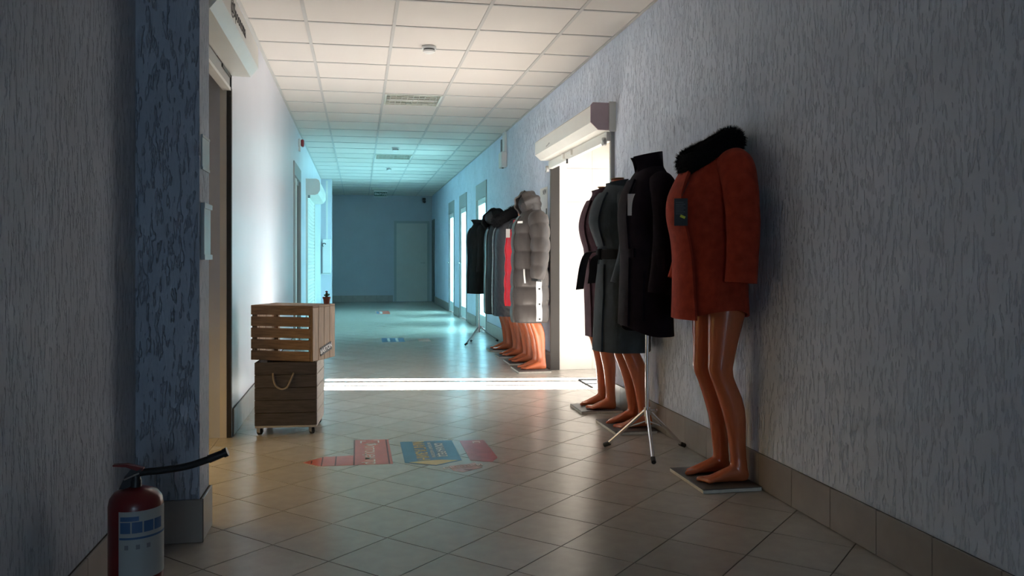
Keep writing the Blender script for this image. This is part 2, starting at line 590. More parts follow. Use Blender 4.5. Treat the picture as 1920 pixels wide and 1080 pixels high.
def baseboard(name, plane, at, a0, a1, nrm, phase=0.0, m='base_tile'):
    root = None
    bb = MB()
    if plane == 'x':
        bb.box(min(at, at + nrm * .008), max(at, at + nrm * .008), a0, a1, 0, .164)
    else:
        bb.box(a0, a1, min(at, at + nrm * .008), max(at, at + nrm * .008), 0, .164)
    root = struct(bb.build(name, 'grout'))
    k = math.floor((a0 - phase) / .3)
    while phase + k * .3 < a1:
        s, e = max(a0, phase + k * .3), min(a1, phase + (k + 1) * .3)
        if e - s > .01:
            hw = (e - s) / 2 - .0012
            key = (plane, round(hw, 4), m)
            if key not in bcache:
                if plane == 'x':
                    bcache[key] = MB().bbox(-.004, .004, -hw, hw, 0.002, .165, .0015).mesh('tile', m)
                else:
                    bcache[key] = MB().bbox(-hw, hw, -.004, .004, 0.002, .165, .0015).mesh('tile', m)
            c = (s + e) / 2
            link('tile', bcache[key], root, (at + nrm * .010, c, 0) if plane == 'x' else (c, at + nrm * .010, 0))
        k += 1
    return root


ph = 3.326
baseboard('baseboard_right', 'x', XR, 0.0, 5.86, -1, ph)
baseboard('baseboard_right_middle', 'x', XR, 7.96, 12.1, -1, ph)
for i, (a, b) in enumerate(((13.3, 14.4), (15.55, 16.35), (17.45, 20.7))):
    baseboard('baseboard_right_far', 'x', XR, a, b, -1, ph)
baseboard('baseboard_left', 'x', XL, 5.29, 10.1, 1, ph)
baseboard('baseboard_left_middle', 'x', XL, 11.33, 12.4, 1, ph)
baseboard('baseboard_left_far', 'x', XL, 14.6, 17.34, 1, ph)
baseboard('baseboard_left_near', 'x', XN, 0.0, 3.32, 1, ph)
baseboard('baseboard_pilaster', 'y', 3.33, -.816, -.586, -1, -.886)
baseboard('baseboard_pilaster_side', 'x', -.60, 3.331, 3.53, 1, 3.331)
baseboard('baseboard_end', 'y', YE, -.75, .86, -1, -.75)
baseboard('baseboard_far_pilaster', 'y', 17.35, -.75, -.55, -1, -.75)


# ------------------------------------------------------------------ roller shutters
def shutter_box(mb, side, x, dep, y0, y1, z0, z1, ch):
    """side -1: on the right wall, box projects to -X; +1: on the left wall"""
    s = side
    prof = [(x, z0), (x + s * (dep - ch[0]), z0 - ch[2]), (x + s * dep, z0 + ch[1]), (x + s * dep, z1 - .02), (x + s * (dep - .02), z1), (x, z1)]
    mb.loft([[(a, y0, b) for a, b in prof], [(a, y1, b) for a, b in prof]])
    return mb


sh = thing('roller_shutter', 'white roller shutter box with pinkish end cap above the bright right doorway', 'shutter', (XR, 6.9, 0))
o = shutter_box(MB(), -1, 0, .185, -1.00, .97, 2.045, 2.235, (.055, .05, 0)).build('housing', 'shutter_white', sh)
prof = [(-.004, 2.040), (-.132, 2.040), (-.19, 2.095), (-.19, 2.222), (-.172, 2.242), (-.004, 2.242)]
MB().loft([[(a, -1.012, b) for a, b in prof], [(a, -1.001, b) for a, b in prof]]).build('end_cap', 'shutter_pink', sh)
MB().box(-.05, .0, -1.022, -1.013, 2.03, 2.25).build('end_bracket', 'shutter_white', sh)
o = MB().box(-.055, -.015, -.97, .95, 1.965, 2.035).build('bottom_bar', 'shutter_white', sh)
for yy in (-.93, .97):
    b = MB()
    b.tube([(-.075, yy, 1.965), (-.05, yy, 1.965)], .032, 20)
    k = b.build('pulley', 'alu', sh, smooth=True)
    MB().tube([(-.080, yy, 1.965), (-.0751, yy, 1.965)], .014, 16).build('hub', 'white_plastic', k, smooth=True)
for yy in (.05, .33):
    MB().box(-.075, -.056, yy - .03, yy + .03, 1.985, 2.03).build('hinge', 'shutter_white', sh)
MB().box(-.072, -.056, .18, .19, 1.93, 1.97).build('latch', 'black_plastic', sh)
MB().tube([(-.187, .35, 2.13), (-.187, .47, 2.115)], .004, 8).build('lever', 'alu', sh)
# guide rails
MB().box(-.028, .0, -.99, -.955, 0, 2.04).build('guide_rail', 'alu', sh)
MB().box(-.01, .012, -.953, -.925, 0, 1.97).build('inner_rail', 'shutter_white', sh)
MB().box(-.03, -.0, .97, .985, 0, 2.0).build('guide_rail', 'dark_metal', sh)
MB().box(-.028, -.002, .987, 1.01, 0, 2.0).build('guide_rail', 'alu', sh)
MB().box(.002, .062, .978, .988, 0, 2.0).build('jamb_profile', 'dark_metal', sh)

sl = thing('roller_shutter', 'pale roller shutter box with dark lettering above the left shop opening', 'shutter', (XL, 4.6, 0))
shutter_box(MB(), 1, 0, .155, -.72, .70, 2.205, 2.41, (.045, .055, .0)).build('housing', 'shutter_white', sl)
MB().box(-.04, -.004, -.72, .64, 2.125, 2.2).build('bottom_bar', 'alu', sl)
MB().box(-.045, .002, -.72, .64, 2.105, 2.124).build('bar_lip', 'shutter_white', sl)
MB().box(-.003, .004, .33, .62, 2.18, 2.2).build('bar_catch', 'dark_metal', sl)
MB().box(-.022, .005, .641, .66, 0, 2.2).build('guide_rail', 'dark_metal', sl)
MB().box(-.02, .006, .661, .672, 0, 2.12).build('rail_edge', 'alu', sl)
text('lettering', '@Spoonoma', .10, 'print_black', sl, (.1565, -.15, 2.32), (R(90), 0, R(90)), align='CENTER', sx=1.0)

s3 = thing('roller_shutter', 'closed roller shutter with rounded box on the far left wall', 'shutter', (XL, 12.45, 0))
prof = [(0, 2.03), (.13, 2.03), (.175, 2.05), (.205, 2.10), (.205, 2.20), (.19, 2.25), (.15, 2.27), (0, 2.27)]
MB().loft([[(a, 0, b) for a, b in prof], [(a, 2.1, b) for a, b in prof]]).build('housing', 'shutter_white', s3)
MB().box(.0, .03, .02, .08, 0, 2.03).build('guide_rail', 'shutter_white', s3)
MB().box(.0, .03, 2.02, 2.08, 0, 2.03).build('guide_rail', 'shutter_white', s3)
MB().box(.03, .06, .03, .07, 1.99, 2.03).build('rail_inlet', 'print_grey', s3)
slat = MB()
pr_ = [(.004, 0), (.010, .002), (.018, .018), (.020, .027), (.018, .037), (.010, .052), (.004, .054)]
slat.loft([[(a, .08, b) for a, b in pr_], [(a, 2.02, b) for a, b in pr_]])
sme = slat.mesh('slat', 'shutter_white')
for k in range(37):
    link('slat', sme, s3, (0, 0, k * .0555))


# ------------------------------------------------------------------ doors
def glazed_door(n, y0, y1):
    d = struct(MB().box(XR - .012, XR + .06, y0, y1, 2.03, 2.27).build('door_%d' % n, 'door_frame'))
    for a, b in ((y0, y0 + .07), (y1 - .07, y1)):
        MB().box(XR - .012, XR + .06, a, b, 0, 2.03).build('frame_post', 'door_frame', d)
    MB().box(XR + .01, XR + .06, y0 + .07, y0 + .17, .03, 2.03).build('stile', 'white_plastic', d)
    MB().box(XR + .01, XR + .06, y1 - .17, y1 - .07, .03, 2.03).build('stile', 'white_plastic', d)
    MB().box(XR + .01, XR + .06, y0 + .17, y1 - .17, 1.94, 2.03).build('top_rail', 'white_plastic', d)
    MB().box(XR + .01, XR + .06, y0 + .17, y1 - .17, .03, .22).build('lower_panel', 'pale_panel', d)
    MB().box(XR + .03, XR + .038, y0 + .17, y1 - .17, .22, 1.94).build('pane', 'pane_glass', d)
    h = MB().tube([(XR + .01, y1 - .12, 1.02), (XR - .04, y1 - .12, 1.02), (XR - .04, y1 - .24, 1.02)], .009, 8)
    h.build('handle', 'alu', d)
    MB().box(XR + T, 2.62, y0 - .06, y0, 0, 2.4).box(XR + T, 2.62, y1, y1 + .06, 0, 2.4).box(XR + T, 2.62, y0 - .06, y1 + .06, 2.28, 2.4).box(
        2.62, 2.66, y0 - .06, y1 + .06, 0, 2.4).build('reveal', 'pale_panel', d)


glazed_door(3, 12.15, 13.25)
glazed_door(4, 14.45, 15.50)
glazed_door(5, 16.40, 17.40)

d = struct(MB().box(.95, 1.74, YE - .02, YE - .005, .01, 2.02).build('door_6', 'door_grey'))
MB().box(.89, .95, YE - .04, YE, 0, 2.08).box(1.74, 1.80, YE - .04, YE, 0, 2.08).box(.95, 1.74, YE - .04, YE, 2.02, 2.08).build('frame', 'door_frame', d)
MB().tube([(1.68, YE - .02, 1.0), (1.68, YE - .07, 1.0), (1.57, YE - .07, 1.0)], .009, 8).build('handle', 'alu', d)
d = struct(MB().box(XR + .02, XR + .06, 20.8, 21.35, 0, 2.03).build('door_7', 'door_dark'))
MB().box(XR - .015, XR + .06, 20.72, 20.80, 0, 2.1).box(XR - .015, XR + .06, 21.35, 21.42, 0, 2.1).box(XR - .015, XR + .06, 20.8, 21.35, 2.03, 2.1).build('frame', 'door_dark', d)
MB().box(XR + T - .02, XR + T, 20.7, 21.45, 0, 2.12).build('backing', 'door_dark', d)
d = struct(MB().box(XL - .05, XL - .02, 10.2, 11.23, .02, 2.18).build('door_8', 'door_frame'))
MB().box(XL - .05, XL + .012, 10.13, 10.2, 0, 2.26).box(XL - .05, XL + .012, 11.23, 11.3, 0, 2.26).box(XL - .05, XL + .012, 10.2, 11.23, 2.1, 2.26).build('frame', 'door_frame', d)
MB().box(XL - .02, XL - .012, 10.3, 10.62, .12, 2.04).box(XL - .02, XL - .012, 10.8, 11.13, .12, 2.04).build('glass_insert', 'door_reflect', d)
MB().box(XL - .02, XL - .008, 10.62, 10.8, .04, 2.1).build('stile', 'white_plastic', d)
MB().box(XL - T, XL - .10, 10.13, 11.3, 0, 2.26).build('backing', 'door_dark', d)


# ------------------------------------------------------------------ ceiling fittings
def ceiling_light(cx, cy, label):
    t = thing('ceiling_light', label, 'ceiling light', (cx, cy, H), 0, 'louvred square ceiling lights')
    s = .288
    MB().box(-s, s, -s, s, .02, .029).build('reflector', 'louvre_dark', t)
    MB().box(-s, s, -s, -s + .02, -.004, .02).box(-s, s, s - .02, s, -.004, .02).box(-s, -s + .02, -s + .02, s - .02, -.004, .02).box(
        s - .02, s, -s + .02, s - .02, -.004, .02).build('frame', 'louvre', t)
    for k in range(4):
        y = -s + .085 + k * .135
        MB().tube([(-s + .03, y, .012), (s - .03, y, .012)], .007, 10).build('tube', 'white_plastic', t)
    sl_ = MB().loft([[(-s + .022, y, z) for y, z in ((-.012, .0), (.012, .0), (.004, .019), (-.004, .019))],
                     [(s - .022, y, z) for y, z in ((-.012, .0), (.012, .0), (.004, .019), (-.004, .019))]]).mesh('louvre_blade', 'louvre')
    for k in range(5):
        link('louvre_blade', sl_, t, (0, -s + .02 + .0885 * (k + .6) * 1.1, 0))
    cr = MB().box(-.002, .002, -s + .022, s - .022, .001, .017).mesh('cross_blade', 'louvre')
    for k in range(9):
        link('cross_blade', cr, t, (-s + .06 + k * .058, 0, 0))


ceiling_light(.544, GY0 + .3, 'nearest louvred ceiling light, closest to the smoke detector')
ceiling_light(.544, GY0 + 5.1, 'middle louvred ceiling light, over the cyan lit stretch')
ceiling_light(.544, GY0 + 11.1, 'farthest louvred ceiling light, just before the exit sign')


def detector(x, y, s, label):
    t = thing('smoke_detector', label, 'smoke detector', (x, y, H), 0, 'smoke detectors along the ceiling')
    MB().lathe([(.0, .0), (.055 * s, .0), (.055 * s, -.012), (.05 * s, -.018), (.0, -.018)]).build('base', 'white_plastic', t, smooth=40)
    MB().lathe([(.0, -.018), (.043 * s, -.018), (.043 * s, -.028), (.0, -.028)]).build('slot_ring', 'black_plastic', t, smooth=40)
    MB().lathe([(.0, -.028), (.048 * s, -.028), (.046 * s, -.040), (.025 * s, -.050), (.0, -.051)]).build('cap', 'white_plastic', t, smooth=40)


detector(.535, 6.42, 1.0, 'round white smoke detector nearest on the warm ceiling panels')
detector(.53, 12.3, 1.0, 'smoke detector just before the middle louvred ceiling light')
detector(.53, 15.0, 1.0, 'smoke detector beyond the middle louvred ceiling light')

t = thing('exit_sign', 'small dark green exit sign hanging below the far ceiling', 'exit sign', (.51, 20.0, H))
MB().box(-.15, .15, -.012, .012, -.135, -.025).build('panel', 'exit_green', t)
MB().box(-.16, .16, -.016, .016, -.15, -.135).build('lower_rail', 'white_plastic', t)
MB().box(-.16, .16, -.02, .02, -.025, 0).build('housing', 'white_plastic', t)
text('lettering', 'ВЫХОД', .075, 'print_white', t, (0, -.0135, -.08), (R(90), 0, 0))

t = thing('security_camera', 'small black security camera high on the end wall', 'camera', (1.66, YE, 2.62))
MB().box(-.04, .04, -.03, 0, 0, .06).build('mount', 'black_plastic', t)
MB().tube([(0, -.02, .03), (0, -.06, .0)], .012, 8).build('arm', 'black_plastic', t)
MB().tube([(0, -.03, -.03), (0, -.14, -.045)], .038, 14).build('body', 'black_plastic', t, smooth=40)

t = thing('wall_speaker', 'white boxy unit with a cable duct high on the right wall', 'speaker', (XR, 10.55, 2.27))
MB().bbox(-.075, 0, -.11, .11, 0, .20, .008).build('body', 'white_plastic', t)
MB().box(-.03, 0, -.08, .08, .20, .46).build('cable_duct', 'white_plastic', t)
MB().box(-.05, -.03, -.03, .03, -.006, 0).build('port', 'black_plastic', t)
MB().box(-.02, 0, .22, .28, .19, .40).build('side_cable', 'print_grey', t)

t = thing('alarm_sounder', 'small dark red alarm sounder on the left wall near the ceiling', 'alarm', (XL, 11.0, 2.53))
MB().bbox(0, .03, -.06, .06, 0, .11, .01).build('base', 'white_plastic', t)
MB().bbox(.03, .07, -.05, .05, .01, .10, .012).build('cover', 'red_plastic', t)
MB().box(.0, .025, -.03, .03, -.05, 0).build('cable_box', 'white_plastic', t)

t = thing('wall_plaque', 'upper clear sheet plaque on the side of the near pilaster', 'plaque', (-.60, 3.43, 1.43))
MB().box(.001, .006, -.075, .078, 0, .135).build('sheet', 'plaque_glass', t)
MB().box(.006, .008, -.075, .078, .125, .135).box(.006, .008, -.075, .078, 0, .01).build('edge_strip', 'plaque_frame', t)
t = thing('wall_plaque', 'lower framed notice holder on the side of the near pilaster', 'plaque', (-.60, 3.43, 1.08))
MB().box(.001, .008, -.08, .09, 0, .22).build('sheet', 'plaque_glass', t)
MB().box(.008, .016, -.08, .09, .20, .22).box(.008, .016, -.08, .09, 0, .02).box(.008, .014, -.08, -.065, .02, .2).build('frame', 'plaque_frame', t)

t = thing('electric_box', 'white electrical box with conduit on the far left pilaster', 'electrical box', (-.645, 17.35, .80))
MB().bbox(-.085, .085, -.10, 0, 0, .70, .01).build('cabinet', 'white_plastic', t)
MB().box(-.02, .02, -.025, 0, .70, 1.9).build('conduit', 'white_plastic', t)
MB().box(-.12, .09, -.16, 0, -.02, 0).build('shelf', 'pale_panel', t)
b = MB().tube([(-.05 + .035 * math.cos(a), -.115, .58 + .035 * math.sin(a)) for a in [R(20 + 14 * k) for k in range(17)]], .008, 8)
b.build('hook', 'black_plastic', t)

t = thing('wall_poster', 'narrow printed poster on the wall beside the grey puffer coat', 'poster', (XR, 8.25, 1.2))
MB().box(-.003, -.0005, -.12, .22, 0, .62).build('sheet', 'paper', t)
MB().box(-.004, -.003, -.02, .1, .05, .36).build('print_block', 'red_plastic', t)
MB().box(-.004, -.003, -.10, -.06, .0, .40).build('print_block', 'print_black', t)
text('lettering', 'NEW', .07, 'print_black', t, (-.0045, .0, .57), (R(90), 0, R(-90)))

# ------------------------------------------------------------------ floor stickers
SZ = 0.0008


def sticker(name, poly, m, label, group='printed stickers on the floor tiles'):
    cx = sum(p[0] for p in poly) / len(poly)
    cy = sum(p[1] for p in poly) / len(poly)
    t = thing(name, label, 'sticker', (cx, cy, 0.0002), 0, group)
    MB().prism([(x - cx, y - cy) for x, y in poly], 0, SZ).build('sheet', m, t)
    return t, cx, cy


t, cx, cy = sticker('floor_sticker', [(-.293, 4.525), (-.20, 4.43), (.178, 4.415), (.174, 5.02), (-.024, 5.035), (-.024, 4.64), (-.19, 4.635)],
                    'sticker_red', 'salmon red pencil shaped floor sticker pointing left with white lettering')
for x0, x1, y0, y1 in ((-.252, -.245, 4.49, 4.555), (-.197, -.190, 4.435, 4.63), (-.126, -.119, 4.43, 4.635), (-.030, -.022, 4.425, 5.03), (.155, .163, 4.42, 5.02)):
    MB().box(x0 - cx, x1 - cx, y0 - cy, y1 - cy, SZ, SZ + .0004).build('stripe', 'sticker_dark', t)
text('lettering', 'Фотоцентр', .098, 'print_white', t, (.063 - cx, 4.68 - cy, SZ + .0005), (0, 0, R(-90)))
b = MB()
for x0, x1, y0, y1 in ((.008, .016, 4.94, 4.99), (.110, .118, 4.94, 4.99), (.008, .04, 4.99, 4.998), (.086, .118, 4.99, 4.998)):
    b.box(x0 - cx, x1 - cx, y0 - cy, y1 - cy, SZ, SZ + .0005)
b.build('frame_mark', 'print_white', t)

t, cx, cy = sticker('floor_sticker', [(.24, 4.425), (.27, 4.41), (.40, 4.335), (.545, 4.43), (.545, 4.925), (.239, 4.935)], 'sticker_blue',
                    'blue pencil shaped floor sticker with yellow and white lettering')
MB().prism([(.262 - cx, 4.425 - cy), (.40 - cx, 4.345 - cy), (.525 - cx, 4.43 - cy), (.44 - cx, 4.455 - cy), (.35 - cx, 4.450 - cy)], SZ, SZ + .0005).build('pencil_tip', 'sticker_gold', t)
text('lettering', 'МАГАЗИН', .088, 'sticker_gold', t, (.338 - cx, 4.69 - cy, SZ + .0005), (0, 0, R(-90)), bold=.0015, sx=1.08)
text('lettering', 'СКАН-ВЕД', .062, 'print_white', t, (.452 - cx, 4.69 - cy, SZ + .0005), (0, 0, R(-90)), bold=.002, sx=1.05)
text('lettering', 'интернет-магазин', .036, 'print_white', t, (.405 - cx, 4.70 - cy, SZ + .0005), (0, 0, R(-90)), sx=1.2)

t, cx, cy = sticker('floor_sticker', [(.59, 4.42), (.66, 4.375), (.70, 4.36), (.745, 4.45), (.735, 4.90), (.59, 4.905)], 'sticker_brick',
                    'dark brick red floor sticker to the right of the blue one')
MB().box(.66 - cx, .705 - cx, 4.82 - cy, 4.87 - cy, SZ, SZ + .0005).build('emblem', 'print_pink', t)
MB().box(.668 - cx, .697 - cx, 4.83 - cy, 4.845 - cy, SZ + .0005, SZ + .0009).build('emblem_bar', 'sticker_brick', t)
t, cx, cy = sticker('floor_sticker', [(.462, 4.31), (.475, 4.21), (.52, 4.175), (.60, 4.23), (.63, 4.25), (.60, 4.30), (.612, 4.355)], 'sticker_pink',
                    'small worn pink floor sticker in front of the brick red one')
text('lettering', 'СКИДКИ', .05, 'print_pink', t, (.535 - cx, 4.285 - cy, SZ + .0005), (0, 0, R(12)), bold=.001)
MB().prism([(.53 - cx, 4.225 - cy), (.56 - cx, 4.20 - cy), (.58 - cx, 4.23 - cy)], SZ, SZ + .0005).build('arrow_mark', 'sticker_dark', t)

t, cx, cy = sticker('floor_sticker', [(.30, 10.95), (.60, 10.95), (.60, 11.5), (.30, 11.5)], 'sticker_blue',
                    'blue and white floor sticker far down the corridor')
for x0 in (.375, .485):
    MB().box(x0 - cx, x0 + .035 - cx, 11.0 - cy, 11.45 - cy, SZ, SZ + .0005).build('lettering_band', 'print_white', t)
t, cx, cy = sticker('floor_sticker', [(.78, 10.95), (.94, 10.95), (.94, 11.35), (.78, 11.35)], 'sticker_pink',
                    'faded pink floor sticker to the right of the far blue one')
MB().box(.80 - cx, .92 - cx, 11.0 - cy, 11.1 - cy, SZ, SZ + .0005).build('lettering_band', 'print_pink', t)
t, cx, cy = sticker('floor_sticker', [(.34, 16.6), (.62, 16.6), (.62, 17.6), (.34, 17.6)], 'sticker_red',
                    'reddish floor sticker farthest away before the end wall')
MB().box(.42 - cx, .47 - cx, 16.7 - cy, 17.4 - cy, SZ, SZ + .0005).build('lettering_band', 'print_white', t)
MB().box(.35 - cx, .40 - cx, 16.7 - cy, 17.5 - cy, SZ, SZ + .0005).build('lettering_band', 'sticker_blue', t)

o = tag(MB().bbox(XR + .06, 2.5, 6.70, 7.18, 0.0005, .012, .004).build('doormat', 'doormat'), 'dark doormat lying inside the bright right doorway', 'doormat')


# ------------------------------------------------------------------ mannequin body (one continuous mesh, shared)
def ell(cx, cy, z, rx, ry, n=24):
    return [(cx + rx * math.cos(2 * PI * j / n), cy + ry * math.sin(2 * PI * j / n), z) for j in range(n)]


def fuse(mb, name, m, vox=.007, smooth=6):
    me = mb.mesh(name + '_raw', None)
    o = bpy.data.objects.new(name + '_raw', me)
    COL.objects.link(o)
    r = o.modifiers.new('r', 'REMESH')
    r.mode = 'VOXEL'
    r.voxel_size = vox
    s = o.modifiers.new('s', 'SMOOTH')
    s.factor = .5
    s.iterations = smooth
    bpy.context.view_layer.update()
    out = bpy.data.meshes.new_from_object(o.evaluated_get(bpy.context.evaluated_depsgraph_get()))
    bpy.data.objects.remove(o)
    bpy.data.meshes.remove(me)
    out.name = name
    out.materials.clear()
    out.materials.append(MATS[m])
    out.polygons.foreach_set('use_smooth', [True] * len(out.polygons))
    return out


LEG = [(.98, .02, .095), (.90, .035, .100), (.826, .030, .096), (.712, .014, .080), (.62, .004, .068), (.56, -.003, .063), (.52, .004, .060), (.482, .020, .059),
       (.417, .046, .062), (.361, .062, .060), (.306, .072, .054), (.25, .077, .048), (.177, .082, .043), (.13, .086, .041), (.10, .088, .043), (.06, .09, .043), (.022, .09, .040)]


def mannequin_mesh():
    b = MB()
    for s in (-1, 1):
        def yo(z):
            return s * (.078 + .010 * max(0, min(1, (.45 - z) / .4)))
        dx = .0 if s < 0 else -.012
        b.loft([ell(x + dx, yo(z), z, r * .96, r * .80) for z, x, r in LEG])
        # foot: sections along X
        secs = []
        for x, zc, hz, wy in ((.132, .048, .024, .022), (.118, .052, .034, .032), (.08, .058, .042, .036), (.045, .056, .040, .036), (.01, .048, .032, .037),
                              (-.03, .040, .022, .040), (-.06, .034, .014, .041), (-.08, .031, .011, .037), (-.088, .030, .008, .030)):
            secs.append([(x + dx, yo(0) + wy * math.cos(2 * PI * j / 20), max(.020, zc + hz * math.sin(2 * PI * j / 20))) for j in range(20)])
        b.loft(secs)
        for k in range(5):
            ty = (k - 2) * .0165
            big = (k == (4 if s < 0 else 0))
            tx = -.088 - .022 + (.010 * abs(k - (4 if s < 0 else 0)) * .8)
            r = .013 if big else .0095
            b.tube([(-.06 + dx, yo(0) + ty, .033), (tx + .014 + dx, yo(0) + ty, .031), (tx + dx, yo(0) + ty, .029), (tx - .006 + dx, yo(0) + ty, .029)], [r, r, r, r * .5], 10)
    T_ = [(.86, .03, .10, .16), (.94, .035, .125, .172), (1.00, .03, .125, .168), (1.08, .01, .105, .140), (1.14, .0, .095, .122), (1.22, -.005, .095, .13),
          (1.30, -.015, .105, .14), (1.38, -.005, .098, .15), (1.45, .012, .085, .165), (1.49, .02, .07, .15), (1.52, .022, .055, .10), (1.545, .015, .045, .055), (1.60, .004, .044, .047)]
    b.loft([ell(cx, 0, z, rx, ry, 32) for z, cx, rx, ry in T_])
    return fuse(b, 'mannequin_body', 'skin_shell')


BODY = mannequin_mesh()


def mannequin(x, y, label, rz=0.0, lean=0.0, sx=1.0, bx=(-.15, .15), by=(-.2, .2), bo=(0, 0)):
    t = thing('mannequin', label, 'mannequin', (x, y, 0), rz, 'tan headless mannequins along the right wall')
    o = link('body', BODY, t, (bo[0], bo[1], 0))
    o.rotation_euler = (0, R(lean), 0)
    o.scale = (sx, 1, 1)
    base = MB().bbox(bx[0], bx[1], by[0], by[1], 0.0005, .016, .001).build('base_board', 'board_edge', t)
    MB().bbox(bx[0], bx[1], by[0], by[1], .0162, .0195, .0008).build('board_top', 'board_top', base)
    c = MB().loft([ell(.004, 0, 1.600, .044, .047, 28), ell(.002, 0, 1.606, .043, .046, 28)])
    cap = c.build('neck_cap', 'neck_wood', t, smooth=40)
    cap.location = (bo[0], bo[1], 0)
    cap.rotation_euler = (0, R(lean), 0)
    return t


# ------------------------------------------------------------------ garments
def hermite(tab, z):
    """tab: list of (z, values...) increasing; smooth interpolation"""
    n = len(tab)
    if z <= tab[0][0]:
        return tab[0][1:]
    if z >= tab[-1][0]:
        return tab[-1][1:]
    for i in range(n - 1):
        if tab[i][0] <= z <= tab[i + 1][0]:
            break
    z0, z1 = tab[i][0], tab[i + 1][0]
    h = z1 - z0
    t = (z - z0) / h
    out = []
    for k in range(1, len(tab[0])):
        p0, p1 = tab[i][k], tab[i + 1][k]
        m0 = (p1 - tab[i - 1][k]) / (z1 - tab[i - 1][0]) if i > 0 else (p1 - p0) / h
        m1 = (tab[i + 2][k] - p0) / (tab[i + 2][0] - z0) if i < n - 2 else (p1 - p0) / h
        t2, t3 = t * t, t * t * t
        out.append((2 * t3 - 3 * t2 + 1) * p0 + (t3 - 2 * t2 + t) * h * m0 + (-2 * t3 + 3 * t2) * p1 + (t3 - t2) * h * m1)
    return out


class Shell:
    """garment torso; rows (z, front, back, half width, cx); theta 0 = front (-X), +90 = the -Y side"""

    def __init__(s, rows, puff=None, fold=0.0, nfold=7, wrinkle=0.0, ex=.9, seed=0, slant=0.0):
        s.rows, s.puff, s.fold, s.nfold, s.wr, s.ex, s.seed, s.slant = rows, puff, fold, nfold, wrinkle, ex, seed, slant
        s.z0, s.z1 = rows[0][0], rows[-1][0]

    def pt(s, th, z):
        f, b, ry, cx = hermite(s.rows, z)
        c, sn = math.cos(th), math.sin(th)
        x = -math.copysign(abs(c) ** s.ex, c) * (f if c > 0 else b)
        y = -math.copysign(abs(sn) ** s.ex, sn) * ry
        k = 1.0
        if s.fold:
            q = max(0, min(1, (1.25 - z) / (1.25 - s.z0)))
            k += s.fold * q * math.sin(s.nfold * th + s.seed)
        if s.puff:
            band, amp, ph = s.puff
            zz = z + s.slant * math.sin(th) * .1
            k += amp * (abs(math.sin(PI * (zz - ph) / band)) ** .55 - .6) / .2
            if s.wr:
                e = 1 - abs(math.sin(PI * (zz - ph) / band))
                k += s.wr * (.4 + e) * noise.noise(Vector((th * 9 + s.seed, z * 9, s.seed)))
        elif s.wr:
            k += s.wr * noise.noise(Vector((th * 3.2 + s.seed, z * 5, s.seed)))
        return Vector((cx + x * k, y * k, z))

    def nrm(s, th, z):
        a = s.pt(th + .02, z) - s.pt(th - .02, z)
        f, b, ry, cx = hermite(s.rows, z)
        c, sn = math.cos(th), math.sin(th)
        n = Vector((-c * ry, -sn * (f if c > 0 else b), 0)).normalized()
        dz = s.pt(th, min(s.z1, z + .03)) - s.pt(th, max(s.z0, z - .03))
        n = n - dz.normalized() * n.dot(dz.normalized())
        return n.normalized()

    def mesh(s, n=72, dz=.016, thick=.012, hem=None):
        m = max(8, int((s.z1 - s.z0) / dz))
        zs = [s.z0 + (s.z1 - s.z0) * i / m for i in range(m + 1)]
        rings = []
        for i, z in enumerate(zs):
            r = []
            for j in range(n):
                th = 2 * PI * j / n
                zz = z
                if hem:
                    zz = z + hem(th) * (1 - i / m) ** 3
                p = s.pt(th, max(zz, s.z0 - .2) if zz >= s.z0 else s.z0)
                r.append((p.x, p.y, zz))
            rings.append(r)
        inner = []
        for r in rings[::-1]:
            cx = sum(p[0] for p in r) / n
            cy = sum(p[1] for p in r) / n
            ir = []
            for p in r:
                d = Vector((p[0] - cx, p[1] - cy, 0))
                l = d.length
                d = d * (max(.01, l - thick) / l)
                ir.append((cx + d.x, cy + d.y, p[2]))
            inner.append(ir)
        b = MB()
        loop = rings + inner
        b.loft(loop, False, False)
        k = len(loop) - 1
        b.f += [(k * n + j, k * n + (j + 1) % n, (j + 1) % n, j) for j in range(n)]
        return b

    def patch(s, th0, th1, z0, z1, off=.004, thick=.004, nt=8, dz=.025):
        """strip on the surface; th0/th1 may be functions of t (0 bottom..1 top), degrees"""
        m = max(2, int(abs(z1 - z0) / dz))
        f0 = th0 if callable(th0) else (lambda t: th0)
        f1 = th1 if callable(th1) else (lambda t: th1)
        A, B = [], []
        for i in range(m + 1):
            t = i / m
            z = z0 + (z1 - z0) * t
            for j in range(nt + 1):
                th = R(f0(t) + (f1(t) - f0(t)) * j / nt)
                p, nn = s.pt(th, z), s.nrm(th, z)
                A.append(p + nn * (off + thick))
                B.append(p + nn * (off - .006))
        k = nt + 1
        F = []
        o = len(A)
        for i in range(m):
            for j in range(nt):
                q = (i * k + j, i * k + j + 1, (i + 1) * k + j + 1, (i + 1) * k + j)
                F.append(q)
                F.append(tuple(o + v for v in q[::-1]))
        for i in range(m):
            for j in (0, nt):
                F.append((i * k + j, (i + 1) * k + j, o + (i + 1) * k + j, o + i * k + j))
        for j in range(nt):
            for i in (0, m):
                F.append((i * k + j, i * k + j + 1, o + i * k + j + 1, o + i * k + j))
        return MB().add(A + B, F)


def catmull(pts, n):
    out = []
    P = [Vector(p) for p in pts]
    for i in range(len(P) - 1):
        p0, p1, p2, p3 = P[max(i - 1, 0)], P[i], P[i + 1], P[min(i + 2, len(P) - 1)]
        for k in range(n):
            t = k / n
            out.append(.5 * ((2 * p1) + (p2 - p0) * t + (2 * p0 - 5 * p1 + 4 * p2 - p3) * t * t + (3 * p1 - p0 - 3 * p2 + p3) * t ** 3))
    out.append(P[-1])
    return out


